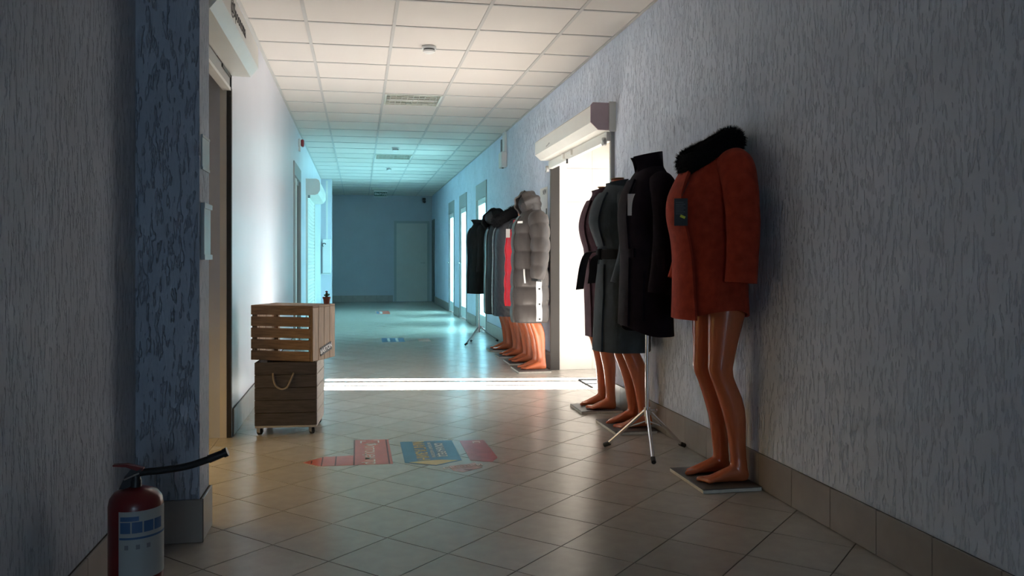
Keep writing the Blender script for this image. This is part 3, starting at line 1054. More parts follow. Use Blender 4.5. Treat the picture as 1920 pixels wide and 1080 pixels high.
def sleeve(pts, rads, puff=None, n=28, flat=1.0, wr=.03, seed=0, sub=14):
    C = catmull(pts, sub)
    m = len(C)
    rings, L_ = [], 0
    for i, p in enumerate(C):
        if i:
            L_ += (p - C[i - 1]).length
        d = (C[min(i + 1, m - 1)] - C[max(i - 1, 0)]).normalized()
        a = Vector((1, 0, 0))
        a = (a - d * a.dot(d)).normalized()
        b = d.cross(a)
        u = i / (m - 1) * (len(rads) - 1)
        k = min(int(u), len(rads) - 2)
        r = rads[k] + (rads[k + 1] - rads[k]) * (u - k)
        if puff:
            r *= 1 + puff[1] * (abs(math.sin(PI * L_ / puff[0])) ** .55 - .6) * 1.0
        rr = []
        for j in range(n):
            th = 2 * PI * j / n
            q = r * (1 + wr * noise.noise(Vector((math.cos(th) * 1.5 + seed, math.sin(th) * 1.5, L_ * 14))))
            rr.append(p + a * (q * math.cos(th)) + b * (q * flat * math.sin(th)))
        rings.append(rr)
    # hollow cuff
    last = rings[-1]
    c = sum((Vector(p) for p in last), Vector()) / n
    rings.append([c + (Vector(p) - c) * .86 for p in last])
    prev = rings[-3]
    c2 = sum((Vector(p) for p in prev), Vector()) / n
    rings.append([c2 + (Vector(p) - c2) * .80 for p in prev])
    return MB().loft(rings)


def band(cx, cy, rows, n=48, th=.008, gap=None):
    """collar: rows (z, rx, ry, dx, tilt) open at the front by gap degrees"""
    out, inn = [], []
    for z, rx, ry, dx, tilt in rows:
        a_, b_ = [], []
        for j in range(n + 1):
            g_ = gap or 0
            a = R(180 + g_ / 2) + (2 * PI - R(g_)) * j / n
            c, s = math.cos(a), math.sin(a)
            a_.append((cx + dx + rx * c, cy + ry * s, z + tilt * c))
            b_.append((cx + dx + (rx - th) * c, cy + (ry - th) * s, z + tilt * c))
        out.append(a_)
        inn.append(b_)
    k = n + 1
    m = len(rows)
    V = [p for r in out for p in r] + [p for r in inn for p in r]
    o = k * m
    F = []
    for i in range(m - 1):
        for j in range(n):
            q = (i * k + j, i * k + j + 1, (i + 1) * k + j + 1, (i + 1) * k + j)
            F.append(q)
            F.append(tuple(o + v for v in q[::-1]))
        for j in (0, n):
            F.append((i * k + j, (i + 1) * k + j, o + (i + 1) * k + j, o + i * k + j))
    for j in range(n):
        for i in (0, m - 1):
            F.append((i * k + j, i * k + j + 1, o + i * k + j + 1, o + i * k + j))
    return MB().add(V, F)


def fur_tube(path, rads, m, parent, name, count=5200, length=.022, seed=1, closed=True):
    """bulky fur roll: a lumpy core with thousands of short tapered tufts"""
    rnd = random.Random(seed)
    P = [Vector(p) for p in path]
    n = len(P)
    core = MB()
    rings = []
    N = 20
    fr = []
    for i in range(n):
        d = (P[(i + 1) % n] - P[i - 1]).normalized() if closed else (P[min(i + 1, n - 1)] - P[max(i - 1, 0)]).normalized()
        a = d.cross(Vector((0, 0, 1)))
        if a.length < .1:
            a = Vector((0, 1, 0))
        a.normalize()
        b = a.cross(d)
        fr.append((a, b))
        rr = []
        for j in range(N):
            th = 2 * PI * j / N
            r = rads[i] * (1 + .10 * noise.noise(Vector((math.cos(th) * 2 + i * .35, math.sin(th) * 2, seed))))
            rr.append(P[i] + a * r * math.cos(th) + b * r * math.sin(th))
        rings.append(rr)
    if closed:
        rings.append(rings[0])
    core.loft(rings, not closed, not closed)
    o = core.build(name, m, parent, smooth=True)
    tf = MB()
    V, F = tf.v, tf.f
    for k in range(count):
        i = rnd.randrange(n)
        a, b = fr[i]
        nx = (i + 1) % n if closed else min(i + 1, n - 1)
        base = P[i].lerp(P[nx], rnd.random())
        th = rnd.random() * 2 * PI
        nn = a * math.cos(th) + b * math.sin(th)
        tg = (a * -math.sin(th) + b * math.cos(th))
        p = base + nn * rads[i] * .93
        tip = p + (nn * .8 + Vector((rnd.uniform(-.7, .7), rnd.uniform(-.7, .7), rnd.uniform(-.9, .4)))).normalized() * length * rnd.uniform(.6, 1.25)
        w_ = .0016
        q = len(V)
        V += [tuple(p - tg * w_), tuple(p + tg * w_), tuple(tip)]
        F.append((q, q + 1, q + 2))
    me = bpy.data.meshes.new('fur')
    me.from_pydata(V, [], F)
    me.materials.append(MATS[m])
    t_ = link('fur_pile', me, o)
    t_['kind'] = 'stuff'
    return o


def hood(parent, m, inner, c, rx, ry, rz, open_deg=62, tilt=-12, seed=3, droop=.0, wr=.06, name='hood', turn=35):
    """hood: hollow dome opening towards -X"""
    n, m_ = 44, 26
    A, B = [], []
    for i in range(m_ + 1):
        ph_ = R(-58 + 148 * i / m_)           # latitude
        for j in range(n + 1):
            w_ = (180 - open_deg * max(.0, math.cos(ph_ * .72)))
            a = R(-w_ + 2 * w_ * j / n)       # 0 = back (+X)
            k = 1 + wr * noise.noise(Vector((math.cos(a) * 2.4 + seed, math.sin(a) * 2.4, ph_ * 3.1))) + wr * .6 * math.sin(ph_ * 9 + math.sin(a) * 2)
            e = j / n
            edge = min(e, 1 - e)
            lip = 1 + .10 * max(0, 1 - edge / .06)
            x = rx * math.cos(ph_) * math.cos(a) * k
            y = ry * math.cos(ph_) * math.sin(a) * k * lip
            z = rz * math.sin(ph_) * k
            z += droop * max(0, -x / rx)
            v = Vector((x, y, z))
            v.rotate(Euler((0, R(tilt), 0)))
            v.rotate(Euler((0, 0, R(turn))))
            A.append(Vector(c) + v)
            B.append(Vector(c) + v * .90)
    k = n + 1
    o = len(A)
    F = []
    for i in range(m_):
        for j in range(n):
            q = (i * k + j, i * k + j + 1, (i + 1) * k + j + 1, (i + 1) * k + j)
            F.append(q)
            F.append(tuple(o + v for v in q[::-1]))
        for j in (0, n):
            F.append((i * k + j, (i + 1) * k + j, o + (i + 1) * k + j, o + i * k + j))
    for j in range(n):
        F.append((j, j + 1, o + j + 1, o + j))
    ob = MB().add(A + B, F).build(name, m, parent, smooth=60)
    lin = [[(c[0] + .01 + rx * .72 * math.cos(R(la)) * math.cos(2 * PI * j / 20), c[1] + ry * .78 * math.cos(R(la)) * math.sin(2 * PI * j / 20), c[2] + rz * .78 * math.sin(R(la))) for j in range(20)]
           for la in (-80, -60, -40, -20, 0, 20, 40, 60, 80)]
    MB().loft(lin).build('hood_lining', inner, ob, smooth=True)
    return ob


# --- red wool coat with a black fur collar
def place(o, x, y):
    o.location = (x, y, 0)


def oriented(name, m, parent, p, w_, h_, th, head):
    """upright thin card centred at p; face heading (deg, 0=-X, 90=-Y)"""
    o = MB().bbox(-w_ / 2, w_ / 2, -th / 2, th / 2, -h_ / 2, h_ / 2, th * .2).build(name, m, parent)
    o.location = p
    o.rotation_euler = (0, 0, R(head - 90))      # local -Y is the face
    return o


mannequin(1.70, 3.79, 'tan headless mannequin wearing the red coat, nearest to the camera', bx=(-.140, .150), by=(-.205, .21), bo=(.005, 0))
ct = thing('coat', 'red wool jacket with a black fur collar and dark price tag', 'coat', (1.705, 3.79, 0))
S = Shell([(.80, .175, .135, .235, .0), (.92, .172, .132, .225, .0), (1.05, .172, .128, .212, .0), (1.18, .182, .125, .20, 0), (1.30, .205, .125, .195, 0), (1.38, .20, .125, .195, 0),
           (1.46, .168, .122, .195, .005), (1.53, .128, .115, .185, .01), (1.575, .100, .098, .155, .012), (1.60, .085, .082, .112, .014), (1.62, .07, .07, .07, .014)], fold=.03, nfold=5, seed=1.1, wrinkle=.02)
S.mesh(hem=lambda th: .045 * max(0, math.sin(th)) ** 2).build('body', 'wool_red', ct, smooth=60)
S.patch(-42, lambda t: 36 - 10 * t, .795, 1.33, .012, .010, 14).build('front_panel', 'wool_red', ct, smooth=60)
S.patch(-38, lambda t: 26 - 14 * t, 1.33, 1.52, .012, .010, 14).build('upper_panel', 'wool_red', ct, smooth=60)
sleeve([(.02, -.150, 1.545), (.022, -.205, 1.49), (.025, -.245, 1.36), (.025, -.262, 1.18), (.01, -.268, .975)], [.074, .086, .083, .080, .076, .072, .072], seed=2).build('sleeve', 'wool_red', ct, smooth=60)
sleeve([(.02, .150, 1.545), (.022, .195, 1.49), (.015, .225, 1.36), (-.02, .238, 1.18), (-.07, .240, .975)], [.074, .086, .083, .080, .076, .072, .072], seed=5).build('sleeve', 'wool_red', ct, smooth=60)
path, rad = [], []
for k in range(40):
    a = 2 * PI * k / 40
    c, s = math.cos(a), math.sin(a)     # c=+1 back
    path.append((.002 + .080 * c - .034 * (1 - c) * .5, .092 * s, 1.618 + .045 * c - .014 * (1 - c)))
    rad.append(.060 + .010 * (1 - c) * .5)
fc = fur_tube(path, rad, 'fur_black', ct, 'fur_collar', 9000, .024, 4)
tg = oriented('price_tag', 'paper_dark', ct, S.pt(R(30), 1.305) + S.nrm(R(30), 1.305) * .05, .062, .128, .002, 72)
for k in range(7):
    MB().box(-.024, .012 + .008 * (k % 2), -.0016, -.0011, .045 - k * .009, .0465 - k * .009).build('print_line', 'print_grey', tg)
y_ = MB().box(-.012, .012, -.002, -.0012, -.006, .006).build('price_sticker', 'sticker_yellow', tg)
y_.location = (.008, 0, -.022)
y_.rotation_euler = (0, R(25), 0)
MB().tube([S.pt(R(28), 1.44) + S.nrm(R(28), 1.44) * .024, S.pt(R(30), 1.37) + S.nrm(R(30), 1.37) * .05], .0012, 6).build('tag_string', 'black_plastic', ct)


# --- tripod stands
def tripod(x, y, feet, zh, ztop, label, scale=1.0):
    t = thing('tripod_stand', label, 'tripod stand', (x, y, 0), 0, 'chrome tripod garment stands')
    MB().tube([(0, 0, zh - .06), (0, 0, ztop)], .0105, 16).build('pole', 'chrome', t, smooth=40)
    MB().tube([(0, 0, zh - .02), (0, 0, zh + .03)], .018, 16).build('collar', 'chrome', t, smooth=40)
    kn = MB().tube([(.012, 0, zh + .012), (.05, -.01, zh + .012)], .005, 8).build('knob', 'chrome', t)
    MB().tube([(.042, -.03, zh + .012), (.06, .012, zh + .012)], .006, 8).build('knob_wing', 'chrome', kn)
    for fx, fy in feet:
        dx, dy = fx - x, fy - y
        l = math.hypot(dx, dy)
        ux, uy = dx / l, dy / l
        lg = MB().tube([(ux * .012, uy * .012, zh + .01), (dx - ux * .02, dy - uy * .02, .018)], .010, 12).build('leg', 'chrome', t, smooth=40)
        MB().tube([(dx - ux * .035, dy - uy * .035, .027), (dx, dy, .012)], .0128, 12).build('rubber_foot', 'black_rubber', lg, smooth=40)
        MB().tube([(ux * .010, uy * .010, zh - .05), (dx * .45, dy * .45, zh * .58)], .004, 8).build('brace', 'chrome', lg)
    # torso form hidden in the coat
    MB().loft([ell(0, 0, z, rx, ry, 28) for z, rx, ry in ((ztop - .30, .09, .12), (ztop - .2, .10, .14), (ztop, .085, .11), (ztop + .2, .09, .12), (ztop + .40, .085, .13), (ztop + .5, .05, .08), (ztop + .53, .04, .05))]
              ).build('torso_form', 'belt_black', t, smooth=60)
    return t


tripod(1.585, 4.41, [(1.392, 4.593), (1.529, 4.150), (1.842, 4.494)], .225, 1.0, 'chrome tripod stand under the dark coat, beside the red coat')
ct = thing('coat', 'long near-black plum coat with stand collar and white tag on a tripod', 'coat', (1.585, 4.41, 0))
S = Shell([(.665, .145, .135, .215, 0), (.80, .140, .130, .208, 0), (.95, .134, .126, .20, 0), (1.10, .128, .12, .19, 0), (1.22, .135, .12, .188, 0), (1.33, .142, .12, .192, 0), (1.42, .132, .118, .195, .0),
           (1.50, .108, .108, .180, .01), (1.55, .088, .09, .145, .015), (1.58, .075, .075, .10, .02), (1.60, .068, .068, .078, .02)], fold=.03, nfold=4, seed=.4, wrinkle=.02)
S.mesh(hem=lambda th: .05 * (math.cos(th) > 0) * math.cos(th) ** 2).build('body', 'wool_dark', ct, smooth=60)
S.patch(-35, lambda t: 24 - 6 * t, .72, 1.52, .006, .007, 12).build('front_panel', 'wool_dark', ct, smooth=60)
S.patch(lambda t: 50, lambda t: 56, .75, 1.02, .004, .006, 3).build('pocket_welt', 'wool_dark', ct, smooth=60)
band(.0, 0, [(1.55, .080, .094, .018, .0), (1.60, .080, .084, .010, .010), (1.64, .084, .080, .004, .016), (1.668, .090, .083, -.004, .018)], gap=34).build('collar', 'wool_dark', ct, smooth=60)
for s, sd in ((-1, 1), (1, 3)):
    sleeve([(.02, s * .14, 1.51), (.022, s * .20, 1.45), (.02, s * .232, 1.30), (.01, s * .238, 1.12), (-.02, s * .235, .90)], [.062, .073, .070, .066, .062, .058], seed=sd).build('sleeve', 'wool_dark', ct, smooth=60)
S.patch(150, 395, 1.09, 1.14, .008, .006, 30).build('belt', 'wool_dark', ct, smooth=60)
MB().loft([[(.085, -.17, 1.09), (.085, -.155, 1.15), (.095, -.15, 1.15), (.095, -.165, 1.09)], [(.135, -.195, 1.13), (.14, -.175, 1.20), (.15, -.17, 1.20), (.145, -.19, 1.13)],
           [(.185, -.20, 1.12), (.19, -.19, 1.145), (.194, -.188, 1.145), (.19, -.198, 1.12)]]).build('belt_loop', 'wool_dark', ct)
tg = oriented('price_tag', 'paper', ct, (-.125, -.10, 1.380), .042, .118, .002, 62)
for k in range(9):
    MB().box(-.010, .010, -.0016, -.0011, .045 - k * .011, .048 - k * .011).build('print_line', 'print_white', tg)
MB().tube([(-.10, -.085, 1.50), (-.125, -.10, 1.439)], .0012, 6).build('tag_string', 'black_plastic', ct)

# --- grey belted coat
mannequin(1.68, 5.10, 'tan headless mannequin wearing the slate grey belted coat', bx=(-.13, .14), by=(-.22, .21), bo=(.022, 0), lean=-2.6)
ct = thing('coat', 'slate grey belted wool coat with wrap front between two dark coats', 'coat', (1.68, 5.10, 0))
GREY = [(.50, .185, .155, .215, .0), (.65, .180, .155, .215, .0), (.85, .168, .150, .208, .0), (1.0, .150, .14, .192, -.01), (1.09, .132, .12, .165, -.02), (1.15, .130, .115, .16, -.025), (1.24, .160, .118, .172, -.03),
        (1.32, .178, .12, .182, -.036), (1.40, .160, .118, .188, -.042), (1.47, .125, .11, .175, -.048), (1.515, .09, .09, .135, -.048), (1.545, .072, .072, .085, -.05), (1.57, .066, .066, .070, -.052)]
S = Shell(GREY, fold=.025, nfold=6, seed=2.2, wrinkle=.02)
S.mesh().build('body', 'wool_grey', ct, smooth=60)
S.patch(-30, lambda t: 22 - 2 * t, .50, 1.05, .006, .008, 12).build('front_panel', 'wool_grey', ct, smooth=60)
S.patch(lambda t: -22 - 10 * t, lambda t: 24 + 10 * t, 1.17, 1.50, .006, .008, 10).build('lapel', 'wool_grey', ct, smooth=60)
S.patch(0, 360, 1.085, 1.145, .006, .007, 60).build('belt', 'belt_black', ct, smooth=60)
MB().bbox(-.185, -.145, -.03, .03, 1.08, 1.15, .01).build('belt_knot', 'belt_black', ct)
band(-.054, 0, [(1.53, .078, .088, .006, .008), (1.56, .074, .08, .004, .01), (1.585, .074, .078, .004, .014)], gap=70).build('collar', 'wool_grey', ct, smooth=60)


def ribbon(pts, w_, m, parent, name, wv=(0, 1, 0), th=.004):
    C = catmull(pts, 8)
    V = Vector(wv).normalized()
    rings = []
    for i, p in enumerate(C):
        d = (C[min(i + 1, len(C) - 1)] - C[max(i - 1, 0)]).normalized()
        n_ = d.cross(V).normalized()
        rings.append([p - V * w_ / 2 - n_ * th / 2, p + V * w_ / 2 - n_ * th / 2, p + V * w_ / 2 + n_ * th / 2, p - V * w_ / 2 + n_ * th / 2])
    return MB().loft(rings).build(name, m, parent)


ribbon([(-.175, .02, 1.13), (-.235, .02, 1.12), (-.27, .015, 1.04), (-.295, .01, .89)], .050, 'belt_black', ct, 'belt_end', (1, -.35, .12))
ribbon([(-.170, -.02, 1.11), (-.205, -.02, 1.08), (-.215, -.02, 1.0), (-.225, -.02, .93)], .05, 'belt_black', ct, 'belt_end', (1, -.45, .1))
for s, sd in ((-1, 4), (1, 6)):
    sleeve([(-.04, s * .13, 1.48), (-.036, s * .185, 1.42), (-.035, s * .222, 1.28), (-.05, s * .232, 1.12), (-.095, s * .225, .93)], [.058, .070, .066, .064, .064, .068], seed=sd).build('sleeve', 'wool_grey', ct, smooth=60)

# --- plum coat behind
mannequin(1.70, 5.75, 'tan headless mannequin wearing the dusty plum coat by the bright doorway', bx=(-.17, .13), by=(-.16, .16), bo=(-.015, 0), lean=1.8, sx=.86)
ct = thing('coat', 'dusty plum wool coat behind the slate grey belted coat', 'coat', (1.70, 5.75, 0))
PLUM = [(.53, .115, .105, .185, .045), (.70, .120, .105, .188, .045), (.90, .122, .105, .182, .040), (1.09, .112, .105, .155, .028), (1.16, .112, .105, .152, .024), (1.24, .138, .110, .165, .026),
        (1.32, .155, .112, .175, .030), (1.40, .140, .110, .180, .030), (1.47, .110, .105, .168, .028), (1.515, .085, .088, .13, .026), (1.545, .070, .070, .083, .024), (1.57, .064, .064, .068, .022)]
S = Shell(PLUM, fold=.03, nfold=5, seed=3.3, wrinkle=.02)
S.mesh().build('body', 'wool_plum', ct, smooth=60)
S.patch(-30, 20, .53, 1.50, .006, .008, 12).build('front_panel', 'wool_plum', ct, smooth=60)
S.patch(0, 360, 1.09, 1.14, .006, .006, 60).build('belt', 'wool_plum', ct, smooth=60)
band(.025, 0, [(1.53, .072, .085, .002, .012), (1.57, .070, .078, .0, .014), (1.595, .074, .080, -.004, .018)], gap=60).build('collar', 'wool_plum', ct, smooth=60)
for s, sd in ((-1, 7), (1, 8)):
    sleeve([(.03, s * .12, 1.48), (.032, s * .175, 1.42), (.03, s * .21, 1.28), (.02, s * .216, 1.12), (-.02, s * .21, .93)], [.058, .068, .064, .062, .060, .062], seed=sd).build('sleeve', 'wool_plum', ct, smooth=60)

# --- far group
mannequin(1.655, 7.92, 'tan mannequin wearing the grey hooded puffer coat beside the doorway', bx=(-.165, .15), by=(-.23, .20))
ct = thing('puffer_coat', 'long warm grey hooded puffer coat with white side tape', 'coat', (1.655, 7.92, 0))
PUF = [(.475, .185, .165, .235, .0), (.60, .188, .165, .238, .0), (.80, .188, .165, .236, .0), (1.0, .182, .160, .228, 0), (1.15, .178, .152, .22, 0), (1.28, .18, .15, .215, 0), (1.40, .168, .145, .212, 0),
       (1.48, .135, .13, .198, .005), (1.53, .105, .11, .160, .01), (1.56, .088, .09, .11, .012), (1.58, .075, .075, .08, .012)]
S = Shell(PUF, puff=(.172, .015, .475), wrinkle=.03, seed=1.7)
S.mesh(dz=.011).build('body', 'nylon_grey', ct, smooth=70)
S.patch(-4, lambda t: 16, .475, 1.50, .004, .008, 5, .02).build('front_placket', 'nylon_grey', ct, smooth=60)
tp = S.patch(90, 105, .50, .93, .010, .006, 4, .02).build('side_tape', 'white_tape', ct, smooth=60)
for z in (.52, .66, .80):
    p, n_ = S.pt(R(97.5), z), S.nrm(R(97.5), z)
    MB().tube([p + n_ * .012, p + n_ * .022], .010, 12).build('snap_button', 'black_plastic', tp)
ribbon([S.pt(R(58), .99) + S.nrm(R(58), .99) * .016, S.pt(R(60), .93) + S.nrm(R(60), .93) * .016, S.pt(R(62), .86) + S.nrm(R(62), .86) * .016], .022, 'white_tape', ct, 'pocket_zip', (-.5, 1, 0))
oriented('logo_patch', 'print_white', ct, S.pt(R(38), 1.435) + S.nrm(R(38), 1.435) * .012, .062, .020, .003, 42)
for s, sd in ((-1, 2), (1, 9)):
    sleeve([(.02, s * .15, 1.50), (.03, s * .215, 1.43), (.035, s * .258, 1.28), (.03, s * .275, 1.10), (.0, s * .272, .90)], [.078, .096, .095, .092, .088, .080, .064], puff=(.128, .12), wr=.06, seed=sd, sub=22).build('sleeve', 'nylon_grey', ct, smooth=70)
    MB().tube([(.0, s * .272, .905), (-.004, s * .272, .875)], .050, 20).build('cuff', 'nylon_black', ct, smooth=60)
band(0, 0, [(1.50, .105, .125, .01, .0), (1.54, .104, .118, .0, -.008), (1.59, .108, .118, -.01, -.014), (1.62, .105, .115, -.012, -.012)], gap=30, th=.02).build('collar', 'nylon_grey', ct, smooth=60)
hood(ct, 'nylon_grey', 'nylon_black', (-.035, 0, 1.625), .140, .122, .125, seed=3, open_deg=52, wr=.09, turn=20, tilt=-20)

mannequin(1.67, 8.50, 'tan mannequin wearing the bright red puffer behind the grey puffer', bx=(-.155, .14), by=(-.18, .19))
ct = thing('puffer_coat', 'bright red puffer coat mostly hidden behind the grey puffer', 'coat', (1.67, 8.50, 0))
S = Shell([(.60, .165, .140, .200, .0)] + [(.6 + (z - .6) * .88, f - .02, b - .02, w_ - .03, c) for z, f, b, w_, c in PUF if z > .6], puff=(.165, .012, .6), wrinkle=.02, seed=4.1)
S.mesh(dz=.012).build('body', 'nylon_red', ct, smooth=70)
S.patch(-5, 5, .60, 1.40, .004, .006, 3).build('zip_placket', 'nylon_red', ct, smooth=60)
band(0, 0, [(1.42, .09, .105, .01, .0), (1.46, .084, .095, .0, -.004), (1.49, .08, .09, -.002, -.006)], gap=40, th=.016).build('collar', 'nylon_red', ct, smooth=60)
oriented('price_tag', 'paper', ct, S.pt(R(20), 1.34) + S.nrm(R(20), 1.34) * .03, .045, .09, .002, 60)

mannequin(1.67, 9.07, 'tan mannequin wearing the dark quilted coat, third from the doorway', bx=(-.16, .12), by=(-.14, .14))
ct = thing('quilted_coat', 'long charcoal quilted coat with a thick dark fur hood', 'coat', (1.67, 9.07, 0))
S = Shell([(z - .015, f + .015, b, w_, c) for z, f, b, w_, c in PUF], puff=(.075, .006, .46), wrinkle=.02, seed=5.5, slant=3.0)
S.mesh(dz=.009).build('body', 'nylon_navy', ct, smooth=70)
S.patch(-6, 8, .47, 1.46, .005, .008, 4).build('front_placket', 'nylon_navy', ct, smooth=60)
S.patch(0, 2, .49, 1.46, .014, .003, 2).build('zip', 'zip_metal', ct)
for s, sd in ((-1, 14), (1, 15)):
    sleeve([(.02, s * .15, 1.49), (.02, s * .21, 1.42), (.02, s * .245, 1.28), (.01, s * .255, 1.10), (-.02, s * .25, .92)], [.072, .085, .083, .08, .075, .066], puff=(.06, .08), seed=sd, sub=20).build('sleeve', 'nylon_navy', ct, smooth=70)
path, rad = [], []
for k in range(36):
    a = 2 * PI * k / 36
    c, s = math.cos(a), math.sin(a)
    path.append((-.05 + .095 * c, .105 * s, 1.565 + .04 * c - .01 * (1 - c)))
    rad.append(.074)
fur_tube(path, rad, 'fur_dark', ct, 'fur_hood_trim', 4500, .028, 9)

mannequin(1.67, 9.72, 'tan mannequin wearing the black hooded parka, farthest of the tan mannequins', bx=(-.16, .12), by=(-.14, .14))
ct = thing('parka', 'long black hooded parka with silver zips next to the fur hooded coat', 'coat', (1.67, 9.72, 0))
S = Shell([(z - .035 if z < .6 else z, f + .01, b, w_, c) for z, f, b, w_, c in PUF], fold=.02, nfold=5, wrinkle=.03, seed=6.6)
S.mesh().build('body', 'nylon_black', ct, smooth=70)
S.patch(-8, 12, .45, 1.46, .005, .008, 4).build('front_placket', 'nylon_black', ct, smooth=60)
S.patch(12, 15, .46, 1.44, .010, .004, 2).build('zip', 'zip_metal', ct)
S.patch(50, 54, 1.12, 1.30, .008, .004, 2).build('pocket_zip', 'zip_metal', ct)
for s, sd in ((-1, 16), (1, 17)):
    sleeve([(.02, s * .15, 1.49), (.02, s * .21, 1.42), (.02, s * .245, 1.28), (.01, s * .255, 1.10), (-.02, s * .25, .90)], [.07, .082, .08, .077, .072, .064], seed=sd).build('sleeve', 'nylon_black', ct, smooth=70)
band(0, 0, [(1.48, .12, .135, .0, .0), (1.53, .125, .13, -.015, -.02), (1.58, .125, .125, -.025, -.02)], gap=30, th=.02).build('collar', 'nylon_black', ct, smooth=60)
hood(ct, 'coat_black', 'nylon_black', (-.085, 0, 1.575), .175, .135, .118, seed=8, open_deg=50, droop=-.05, wr=.05)

tripod(1.515, 10.5, [(1.313, 10.331), (1.45, 10.80), (1.80, 10.75)], .21, .95, 'slender chrome tripod stand under the farthest black coat')
ct = thing('coat', 'plain black short coat on the far tripod stand', 'coat', (1.515, 10.5, 0))
S = Shell([(.65, .145, .14, .215, 0), (.85, .142, .135, .21, 0), (1.05, .138, .125, .20, 0), (1.2, .142, .12, .195, 0), (1.32, .15, .12, .195, 0), (1.42, .138, .118, .195, 0), (1.49, .11, .105, .18, .01), (1.53, .09, .09, .14, .015),
           (1.555, .08, .08, .095, .015)], fold=.02, nfold=5, seed=7.1, wrinkle=.02)
S.mesh().build('body', 'coat_black', ct, smooth=60)
S.patch(-6, 12, .65, 1.48, .005, .006, 4).build('front_placket', 'coat_black', ct, smooth=60)
band(0, 0, [(1.52, .085, .10, .012, .0), (1.56, .09, .10, .0, .0), (1.59, .105, .11, -.012, .0)], gap=60, th=.012).build('collar', 'coat_black', ct, smooth=60)
for s, sd in ((-1, 18), (1, 19)):
    sleeve([(.02, s * .14, 1.48), (.02, s * .195, 1.42), (.02, s * .228, 1.28), (.01, s * .235, 1.12), (-.01, s * .235, .92)], [.062, .072, .07, .068, .064, .06], seed=sd).build('sleeve', 'coat_black', ct, smooth=60)

# ------------------------------------------------------------------ wheeled box, crate, cactus
t = thing('wheeled_box', 'dark grey-brown wooden box on casters with a rope handle', 'box', (-.256, 5.24, 0), R(-4))
WB, DB, Z0, HB = .374, .40, .060, .390      # local: x from -WB..0, y 0..DB
nb = 5
bh = HB / nb
for k in range(nb):
    z0, z1 = Z0 + k * bh + .0012, Z0 + (k + 1) * bh - .0012
    MB().bbox(-WB, 0, 0, .014, z0, z1, .002).build('front_board', 'grey_wood', t)
    MB().bbox(-WB, 0, DB - .014, DB, z0, z1, .002).build('back_board', 'grey_wood', t)
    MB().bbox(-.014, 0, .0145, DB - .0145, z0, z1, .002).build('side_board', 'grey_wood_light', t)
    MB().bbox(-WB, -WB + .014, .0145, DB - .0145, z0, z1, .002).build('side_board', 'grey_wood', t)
MB().box(-WB + .002, -.002, .002, DB - .002, Z0 - .012, Z0).build('bottom_board', 'grey_wood_light', t)
for x in (-WB + .03, -.03):
    for y in (.03, DB - .03):
        MB().box(x - .014, x + .014, y - .014, y + .014, Z0 + .001, Z0 + HB - .02).build('corner_post', 'grey_wood', t)
for x in (-WB + .03, -.03):
    for y in (.03, DB - .03):
        c = MB().box(-.018, .018, -.018, .018, .0465, .0475).box(-.014, -.011, -.014, .020, .016, .046).box(.011, .014, -.014, .020, .016, .046).box(
            -.014, .014, -.016, .018, .043, .0464).build('caster', 'alu', t)
        c.location = (x, y, 0)
        c.rotation_euler = (0, 0, R(42 if x < -.1 else 30))
        MB().tube([(-.0098, .008, .0205), (.0098, .008, .0205)], .020, 18).build('wheel', 'black_rubber', c, smooth=40)
hp = [(-.262, -.005, .385), (-.258, -.010, .345), (-.245, -.014, .310), (-.220, -.015, .290), (-.197, -.015, .288), (-.175, -.014, .300), (-.158, -.012, .335), (-.145, -.008, .365), (-.138, -.004, .385)]
MB().tube(catmull(hp, 6), .0062, 10).build('rope_handle', 'rope', t, smooth=60)

# crate stands on the rim of the box
t = thing('slatted_crate', 'honey brown slatted wooden crate stacked on the wheeled box', 'crate', (-.28, 5.236, Z0 + HB), R(-25))
WC, DC, HC = .43, .30, .345
sh_ = .060
gp = (HC - 5 * sh_) / 4
for k in range(5):
    z0 = k * (sh_ + gp)
    MB().bbox(-WC, -.018, 0, .012, z0, z0 + sh_, .0025).build('front_slat', 'wood', t)
for k in range(4):
    y0 = k * DC / 4
    MB().bbox(-.017, 0, y0 + .001, y0 + DC / 4 - .001, 0, HC - .012, .002).build('side_plank', 'wood_v', t)
    MB().bbox(-WC + .001, -WC + .016, y0 + .013 if k == 0 else y0 + .001, (y0 + DC / 4 - .001) if k < 3 else DC - .013, 0.002, HC - .012, .002).build('side_plank', 'wood_v', t)
    MB().bbox(-WC, 0, y0 + .001, y0 + DC / 4 - .001, HC - .0115, HC, .002).build('top_plank', 'wood', t)
for x in (-WC + .02, -.036):
    for y in (.014, DC - .034):
        MB().box(x, x + .018, y, y + .02, .002, HC - .014).build('corner_post', 'wood', t)
lb = MB().box(.0005, .003, -.075, .075, -.026, .026).build('label_plate', 'print_black', t)
lb.location = (0, .17, .065)
lb.rotation_euler = (R(12), 0, 0)
text('lettering', 'BARTON', .040, 'print_white', lb, (.0035, 0, 0), (R(90), 0, R(90)), bold=.001)

